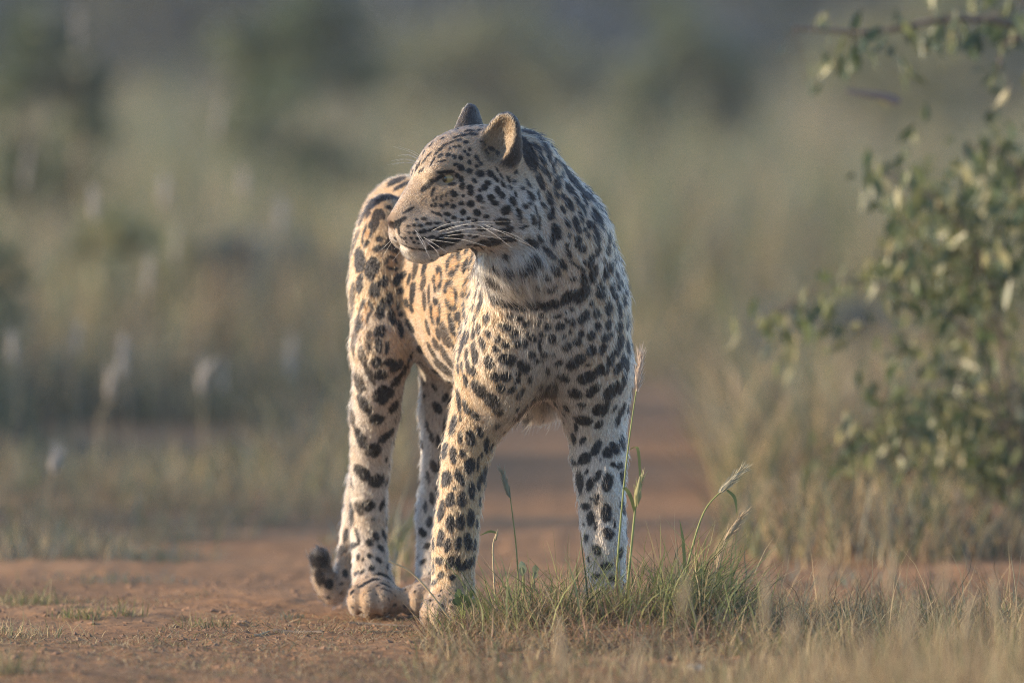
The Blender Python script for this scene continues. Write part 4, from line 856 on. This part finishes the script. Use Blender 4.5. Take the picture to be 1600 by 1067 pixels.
# broad-leaved weeds
def herb(px, py, Y, n, s, tint, label, seed):
    r = np.random.default_rng(seed); c = P(px, py, Y); g = float(ground_h(np.array([c[0]]), np.array([Y]))[0]); root = tag(empty('weed', (c[0], Y, g)), label, 'weed')
    for k in range(n):
        a = r.uniform(0, 6.28); e = np.array([c[0] + math.cos(a) * s * r.uniform(.3, 1.1), Y + math.sin(a) * s * r.uniform(.2, .7), c[2] + s * r.uniform(-.5, .8)])
        b0 = np.array([c[0], Y, g]); d = unit(e - b0 + np.array([0, 0, -.01])); sd = unit(np.cross(d, [r.normal() * .3, -1, r.normal() * .4])); L_ = s * r.uniform(.8, 1.2); rows = []
        for f, wv in ((0, .05), (.25, .42), (.5, .55), (.75, .40), (1, .04)):
            m_ = e + d * L_ * f + np.array([0, 0, -.25 * L_ * f * f]); up = np.cross(sd, d)
            rows += [m_ - sd * L_ * .5 * wv + up * L_ * .12 * wv, m_, m_ + sd * L_ * .5 * wv + up * L_ * .12 * wv]
        F = np.array([[i * 3 + j, i * 3 + j + 1, i * 3 + j + 4, i * 3 + j + 3] for i in range(4) for j in range(2)])
        lf = link(bpy.data.objects.new('leaf', mesh_np('leaf', np.array(rows), F, m_leaf, attrs={'tint': np.tile(np.array(tint) * r.uniform(.8, 1.25), (15, 1))})), root)
        V, F = tube([b0, (b0 + e) / 2 + r.normal(size=3) * .004, e], .0011, .0008, 4); link(bpy.data.objects.new('stalk', mesh_np('stalk', V, F, m_stem_g)), root)
herb(728, 942, -.22, 11, .019, (.10, .14, .05), 'leafy green weed at the left foot of the tussock', 21)
herb(822, 900, -.20, 6, .020, (.24, .26, .16), 'weed with pale broad leaves in the middle of the tussock', 22)

ORD = ['first', 'second', 'third', 'fourth', 'fifth', 'sixth', 'seventh', 'eighth', 'ninth', 'tenth', 'eleventh', 'twelfth', 'thirteenth', 'fourteenth', 'fifteenth', 'sixteenth', 'seventeenth']
def rank(L_, k): return ORD[sorted(range(len(L_)), key=lambda i: L_[i][0]).index(k)]
# blurred dry grass in front of the focus, lower right
n = 2600; px_ = 660 + 1000 * RNG.beta(1.9, 1.0, n); y_ = RNG.uniform(-3.1, -.9, n); x_ = (px_ - 800) * (CAMD + y_) / CAMD / SC; d_ = CAMD + y_
top = 1090 - 125 * np.clip((px_ - 950) / 450, 0, 1) * RNG.uniform(.1, 1.25, n) - 30 * RNG.uniform(size=n)
hh_ = np.clip(CAMH - (top - YH) * d_ / CAMD / SC, .03, .5) * RNG.uniform(.75, 1.15, n)
fg = [blades(on_ground(x_, y_), hh_, .0026, pick(n, [(STRAW, 3), (BROWN, 2), (OLIVE, 1)]), .15, .25, 4)]
tag(grass_obj('straw_grass', fg), 'blurred dry grass close to the camera along the lower right edge', 'grass', kind='stuff')
NP_ = [(1068, 915, -3.0), (1200, 930, -2.6), (1292, 905, -2.8), (1392, 880, -2.4), (1475, 900, -3.2), (1560, 930, -2.2), (1240, 965, -3.4), (1510, 960, -2.0), (880, 1000, -2.6), (1000, 1020, -3.4), (1420, 950, -3.6)]
for k, (px, py, Y) in enumerate(NP_):
    tp = P(px, py, Y); b0 = np.array([tp[0] + .02 * math.sin(k * 2.1), Y, 0]); md = P(px - 6 * math.sin(k), py + 70, Y)
    stalk('grass_plume', [b0, md, tp], .0014, [P(px - 4, py + 46, Y), P(px + 7 * math.cos(k * 1.9), py - 14 - 10 * (k % 3), Y)], .0048, rank(NP_, k) + ' blurred near straw plume from the left, bottom right foreground', 'grass plume', (.50, .40, .27), 'near straw plumes', awn=40, seed=30 + k)

# ------------------------------------------------------------------ background grass, out of focus
def field(name, n, px0, px1, d0, d1, h0, h1, wd, pal, label, seed, clumpy=.0, lean=.3, ramp_in=0., rag=1.):
    r = np.random.default_rng(seed); d = d0 + (d1 - d0) * r.uniform(size=n); px = r.uniform(px0, px1, n); x = (px - 800) * d / CAMD / SC; y = d - CAMD
    m_ = vnoise(np.stack([x, y, 0 * x], 1), 1.6, seed) > clumpy; x, y, d = x[m_], y[m_], d[m_]; n = len(x)
    f = .5 + .5 * vnoise(np.stack([x, y, 0 * x], 1), 1.9, seed + 1).clip(-1, 1)
    d = d - 0.; dd = d - d0 - 1.0 * rag + rag * (2.0 * lat(x, 0 * x, 2.3, seed) + 1.0 * lat(x, y, 3.0, seed + 4)); env = np.clip(dd / (ramp_in + 1e-6), .07, 1) if ramp_in else 1.
    keep_ = r.uniform(size=n) < np.clip(.12 + dd / 1.5 + .3 * vnoise(np.stack([x, y, 0 * x], 1), 3.5, seed + 3) if ramp_in else 1. + 0 * d, 0, 1); x, y, d, f, env, n = x[keep_], y[keep_], d[keep_], f[keep_], (env[keep_] if ramp_in else 1.), int(keep_.sum())
    V = blades(on_ground(x, y), ((h0 + (h1 - h0) * f * r.uniform(.4, 1.25, n)) * env).clip(.03), wd * d / 20, pick(n, pal, .25, r), lean, .45, 3, rng=r)
    return tag(grass_obj(name, [V]), label, 'grass', kind='stuff')
field('tall_grass', 34000, -1350, 640, 15.3, 26, .10, .75, .006, [(STRAW, 2.6), (OLIVE, 2), (GREYG, 3), (BROWN, 1.6)], 'blurred tall grass at the left behind the track', 51, -.15, .35, 5.)
field('dry_grass', 36000, 1120, 2700, 14.9, 24, .09, .42, .0055, [(STRAW, 3), (OLIVE, 2), (GREYG, 2), (BROWN, 1.5)], 'blurred dry grass under the shrub at the right', 52, -.45, .35, 1.2, .35)
field('meadow_grass', 33000, -1400, 3000, 23.5, 42, .10, .70, .008, [(STRAW, 2.4), (OLIVE, 4), (GREYG, 2.5), (BROWN, .8)], 'blurred olive and straw grass behind the leopard', 53, -.2, .35, 4.)
field('savanna_grass', 38000, -1600, 3200, 42, 110, .3, .9, .010, [(STRAW, 2), (OLIVE, 4), (GREYG, 2)], 'far hazy yellow green grassland', 54, -.5)
GP = [(np.array([.085, .125, .06]), 3), (np.array([.13, .16, .08]), 2), (np.array([.19, .19, .10]), 1)]
BP = [(np.array([.085, .11, .115]), 3), (np.array([.12, .145, .14]), 2)]  # bluish sky-lit shade put into the leaf colour
OP = [(np.array([.20, .21, .095]), 3), (np.array([.27, .25, .13]), 2), (np.array([.13, .165, .08]), 1)]
def bush_at(px, d, wpx, top, pal, label, seed, n=2600, size=.05, low=.08, **kw):
    g = G(px, d); s = d / CAMD / SC; bush('shrub', g[0], g[1], wpx * s / 2, CAMH - (top - YH) * s, n, size * d / 22, pal, label, 'shrub', seed=seed, low=low, **kw)
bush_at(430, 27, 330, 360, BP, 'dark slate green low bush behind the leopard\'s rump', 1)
bush_at(-70, 22, 300, 240, OP, 'leafy olive bush rising at the left picture edge', 2, n=2600, size=.04)
bush_at(200, 27, 330, 330, OP, 'yellow green bush at the left of the dark low bush', 3, n=1700)
bush_at(60, 40, 240, -40, GP, 'tall bush in the upper left corner', 4, n=2200)
bush_at(480, 46, 330, -40, GP, 'round green bush above the leopard\'s rump', 5)
bush_at(1075, 60, 260, 10, GP, 'dark green far bush above right of the leopard\'s neck', 6)
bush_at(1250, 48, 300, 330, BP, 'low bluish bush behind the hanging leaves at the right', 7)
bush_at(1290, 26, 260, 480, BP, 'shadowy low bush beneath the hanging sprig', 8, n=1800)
bush_at(760, 70, 420, 60, OP, 'olive bush far behind the leopard\'s head', 9)
bush_at(1480, 70, 420, -30, OP, 'pale olive bush far off at the upper right', 10)
# bushes to the left of the view, part of the same thicket, that shade the track
bush('shrub', -4.2, 3.4, .9, 1.40, 4200, .05, GP, 'broad bush in the thicket left of the picture, nearest the track', 'shrub', seed=21)
bush('shrub', -4.6, 6.0, 1.1, 1.55, 4200, .055, GP, 'tall bush in the thicket left of the picture, behind the nearest one', 'shrub', seed=22)
bush('shrub', -5.2, 9.4, 1.2, 1.9, 4200, .06, GP, 'tallest bush in the thicket left of the picture, farthest back', 'shrub', seed=23)
# wooded rise closing the view
r = np.random.default_rng(77); nb = 250; parts = []
for k in range(nb):
    d = r.uniform(85, 150); g = G(r.uniform(-2700, 4300), d); rad = r.uniform(1.4, 3.2); hgt = r.uniform(2.6, 6.0); m = 420
    off = r.normal(size=(m, 3)); off /= np.linalg.norm(off, axis=1, keepdims=True); off *= r.uniform(.3, 1, (m, 1)) ** .35 * np.array([rad, rad, hgt / 2]); z0 = float(ground_h(g[:1], g[1:2])[0])
    off *= (1 + .25 * np.sin(off[:, :1] * 4 + k) + .2 * np.sin(off[:, 2:] * 5 + k))
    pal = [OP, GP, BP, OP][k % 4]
    parts.append(leaves(np.array([g[0], g[1], z0 + hgt / 2]) + off, .42 * r.uniform(.6, 1.3, m), pick(m, pal, .2, r), .2, .6, r))
tag(grass_obj('distant_bushland', parts, mat=m_leaf), 'distant olive bushland closing the background', 'bushland', kind='stuff')

# plumes standing in the blurred background
PL = [(40, 262, 22, 62), (150, 320, 20, 52), (260, 300, 22, 40), (341, 185, 23, 60), (384, 285, 22, 46), (440, 340, 22, 50), (275, 385, 21, 60), (24, 545, 19.5, 50), (192, 560, 19.5, 62), (122, 530, 20, 50), (175, 600, 19, 44), (318, 590, 19, 44), (352, 588, 20, 50), (455, 560, 20.5, 62), (86, 722, 17, 34), (125, 45, 24, 60), (232, 430, 21, 60)]
for k, (px, py, d, L_) in enumerate(PL):
    s = d / CAMD / SC; Y = d - CAMD; b0 = G(px + 18 * math.sin(k * 1.7), d); tp = P(px, py, Y); md = (b0 + tp) / 2 + np.array([.02 * math.cos(k), 0, .03])
    stalk('grass_plume', [b0, md, tp - np.array([0, 0, L_ * s * .5])], .0022, [P(px - 3, py + L_ / 2, Y), P(px + 5 * math.cos(k * 2.3), py - L_ / 2, Y)], .0056 + .0028 * (k % 3), rank(PL, k) + ' blurred pale grass plume from the left picture edge', 'grass plume', (.50, .45, .40), 'plumes left of the leopard', awn=50, seed=60 + k)
PR_ = [(1150, 600, 19, 50), (1226, 622, 19, 36), (1326, 620, 19, 44), (1246, 770, 17, 56), (1410, 820, 16.4, 56), (1495, 800, 16.6, 70), (1547, 860, 16.2, 70), (1325, 850, 16.2, 40), (1365, 800, 17, 60), (1200, 780, 18, 40), (1590, 800, 17, 50)]
for k, (px, py, d, L_) in enumerate(PR_):
    s = d / CAMD / SC; Y = d - CAMD; b0 = G(px + 14 * math.sin(k * 1.3), d); tp = P(px, py, Y); md = (b0 + tp) / 2 + np.array([.015 * math.cos(k), 0, .02])
    stalk('grass_plume', [b0, md, tp - np.array([0, 0, L_ * s * .5])], .0020, [P(px + 3, py + L_ / 2, Y), P(px - 5 * math.cos(k * 2.3), py - L_ / 2, Y)], .008 + .003 * (k % 3), rank(PR_, k) + ' blurred straw plume counting rightward from the leopard', 'grass plume', (.52, .42, .30), 'plumes right of the leopard', awn=50, seed=90 + k)

# ------------------------------------------------------------------ shrub with hanging leaves at the right
SY = 2.7                                                             # its depth behind the animal
def leaf_mesh(k):
    r = np.random.default_rng(k + 5); L_ = 1.; rows = []
    for f, wv in ((0, .04), (.2, .55), (.45, .9), (.72, .6), (1, .03)):
        z = -.18 * f * f + .03 * r.normal(); rows += [[-.21 * wv, z + .10 * wv, -f], [0, z, -f], [.21 * wv, z + .10 * wv, -f]]
    F = np.array([[i * 3 + j, i * 3 + j + 1, i * 3 + j + 4, i * 3 + j + 3] for i in range(4) for j in range(2)])
    tint = [(.15, .185, .07), (.24, .24, .10), (.08, .11, .045), (.38, .34, .20), (.20, .22, .09), (.06, .09, .05)][k]  # cream and yellow-green tints stand in for sunlit glints on the leaves
    return mesh_np('leaf', np.array(rows), F, m_leaf, attrs={'tint': np.tile(np.array(tint), (15, 1))})
LM = [leaf_mesh(k) for k in range(6)]
def leafy_shrub(name, label, root_p, branches, seed, nleaf, extra=0, depth=.28, mix=(.2, .2, .15, .17, .16, .12), size=(.034, .060)):
    """branches: pixel polylines (px, py, dY); leaves hang along their outer parts"""
    r = np.random.default_rng(seed); root = tag(empty(name, root_p), label, 'shrub'); seg = []
    for br in branches:
        pts = catmull([P(x, y, SY + dy) for (x, y, dy) in br[0]], 6)
        V, F = tube(pts, br[1], br[1] * .3, 6); link(bpy.data.objects.new('branch', mesh_np('branch', V, F, m_bark)), root)
        n0 = int(len(pts) * br[2]); 
        for i in range(n0, len(pts) - 1): seg.append((pts[i], pts[i + 1], br[3]))
    wts = np.array([s[2] * np.linalg.norm(s[1] - s[0]) for s in seg]); wts /= wts.sum(); tw = []
    for k in range(nleaf):
        a, b_, _ = seg[r.choice(len(seg), p=wts)]; p = a + (b_ - a) * r.uniform()
        q = p + np.array([r.normal() * .032, r.normal() * depth * .35, r.normal() * .030 - .012]); s = r.uniform(*size)
        o = bpy.data.objects.new('leaf', LM[r.choice(6, p=mix)]); o.location = Vector(q - np.array(root_p)); o.scale = (s * r.uniform(.8, 1.15), s, s)
        o.rotation_euler = (r.normal() * .5, r.normal() * .45, r.uniform(0, 6.28)); COL.objects.link(o); o.parent = root
        V, F = tube([p, (p + q) / 2 + np.array([0, 0, .006]), q], .0010, .0006, 3); tw.append((V, F, np.zeros((len(V), 3))))
    if extra:
        kk = r.choice(len(seg), extra, p=wts); tt = r.uniform(size=(extra, 1)); A_ = np.array([s[0] for s in seg])[kk]; B_ = np.array([s[1] for s in seg])[kk]
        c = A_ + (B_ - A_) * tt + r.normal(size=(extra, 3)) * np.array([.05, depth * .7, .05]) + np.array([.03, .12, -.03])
        V, F, T_ = leaves(c, r.uniform(*size, extra), pick(extra, [(np.array([.08, .11, .045]), 3), (np.array([.17, .18, .075]), 2), (np.array([.28, .26, .13]), 1)], .2, r), .9, .42, r)  # mostly dark tints: shade of the gaps put into the inner leaves
        tag(link(bpy.data.objects.new('inner_leaves', mesh_np('inner_leaves', V, F, m_leaf, attrs={'tint': T_})), root), kind='stuff')
    V, F, _ = join(tw); tag(link(bpy.data.objects.new('twigs', mesh_np('twigs', V, F, m_bark)), root), kind='stuff')
    return root
rp = G(1590, CAMD + SY + .1)
BR = [([(1590, 820, .1), (1575, 600, .05), (1540, 420, 0), (1470, 320, -.05), (1385, 275, -.1)], 0.0050, .45, 1.5),
      ([(1590, 820, .1), (1570, 560, .1), (1500, 440, .05), (1420, 400, 0), (1375, 400, 0)], 0.0040, .5, 1.5),
      ([(1590, 820, .1), (1540, 560, -.05), (1420, 460, -.1), (1310, 440, -.12), (1225, 480, -.12), (1180, 515, -.12)], 0.0040, .55, .55),
      ([(1590, 820, .1), (1560, 650, -.1), (1490, 600, -.15), (1400, 620, -.15), (1330, 680, -.15), (1312, 700, -.15)], 0.0040, .4, 1.1),
      ([(1590, 820, .1), (1590, 600, 0), (1560, 520, .1), (1490, 520, .1), (1400, 540, .1)], 0.0035, .5, 1.0),
      ([(1590, 820, .1), (1600, 640, .1), (1560, 600, .15), (1480, 660, .1), (1440, 720, .1)], 0.0035, .4, 1.2),
      ([(1590, 820, .1), (1610, 640, .1), (1620, 400, .1), (1590, 260, .1), (1520, 230, .1)], 0.0045, .5, 1.6),
      ([(1590, 820, .1), (1600, 700, .0), (1580, 660, .0), (1550, 680, .0), (1520, 740, .0)], 0.0030, .3, 1.2)]
leafy_shrub('hanging_shrub', 'shrub with drooping olive leaves filling the right picture edge', rp, BR, 3, 298, 1150)
rp2 = G(1760, CAMD + SY - .3)
BR2 = [([(1760, 850, -.3), (1740, 400, -.3), (1680, 100, -.3), (1590, 40, -.32), (1480, 30, -.34), (1370, 50, -.35), (1240, 45, -.35)], .012, .5, 1.0),
       ([(1680, 100, -.3), (1620, 60, -.32), (1570, 70, -.32), (1560, 120, -.32)], .006, .3, 0.8), ([(1760, 850, -.3), (1775, 560, -.3), (1770, 300, -.3), (1740, 140, -.3)], .036, .99, .01),
       ([(1770, 380, -.3), (1800, 220, -.2), (1900, 120, -.1), (2000, 140, 0)], .012, .2, 1.5), ([(1770, 300, -.3), (1760, 100, -.2), (1720, -60, -.1), (1640, -120, 0)], .012, .2, 1.2),
       ([(1775, 500, -.3), (1850, 380, -.35), (1960, 330, -.4), (2040, 380, -.4)], .010, .2, 1.3), ([(1770, 420, -.3), (1800, 100, 0), (1860, -80, .1), (1900, -200, .1)], .010, .2, 1.2),
       ([(1680, 100, -.3), (1600, 0, -.3), (1500, -20, -.3)], .006, .4, 1.)]
leafy_shrub('overhanging_shrub', 'dark leafed branch reaching in along the top right corner', rp2, BR2, 4, 290, 260, .3, (.12, .05, .38, .02, .08, .35), (.034, .062))
V, F = tube(catmull([P(1322, 142, SY - .34), P(1345, 146, SY - .34), P(1375, 150, SY - .34), P(1405, 160, SY - .34)], 4), .004, .009, 6)
pod = tag(link(bpy.data.objects.new('seed_pod', mesh_np('seed_pod', V, F, material('pod', (.15, .13, .14), rough=.7)))), 'dark slender pod hanging below the top right branch', 'pod')
V, F = tube(catmull([P(1330, 143, SY - .34), P(1335, 95, SY - .34), P(1350, 52, SY - .345)], 4), .0006, .0008, 4); link(bpy.data.objects.new('pod_stalk', mesh_np('pod_stalk', V, F, m_bark)), pod)
# ------------------------------------------------------------------ dusty evening air
hz = bpy.data.meshes.new('haze'); bm = bmesh.new(); bmesh.ops.create_cube(bm, size=1.0); bm.to_mesh(hz); bm.free()
haze = tag(link(bpy.data.objects.new('haze', hz)), kind='stuff'); haze.scale = (500, 420, 12.5); haze.location = (0, 170, 12.5 / 2 - 2.0)
mh = bpy.data.materials.new('haze'); mh.use_nodes = True; t = mh.node_tree; t.nodes.remove(t.nodes['Principled BSDF'])
vp = t.nodes.new('ShaderNodeVolumePrincipled'); vp.inputs['Color'].default_value = (.92, .94, 1, 1); vp.inputs['Density'].default_value = .0011; vp.inputs['Anisotropy'].default_value = .1
t.links.new(vp.outputs[0], t.nodes['Material Output'].inputs['Volume']); hz.materials.append(mh)
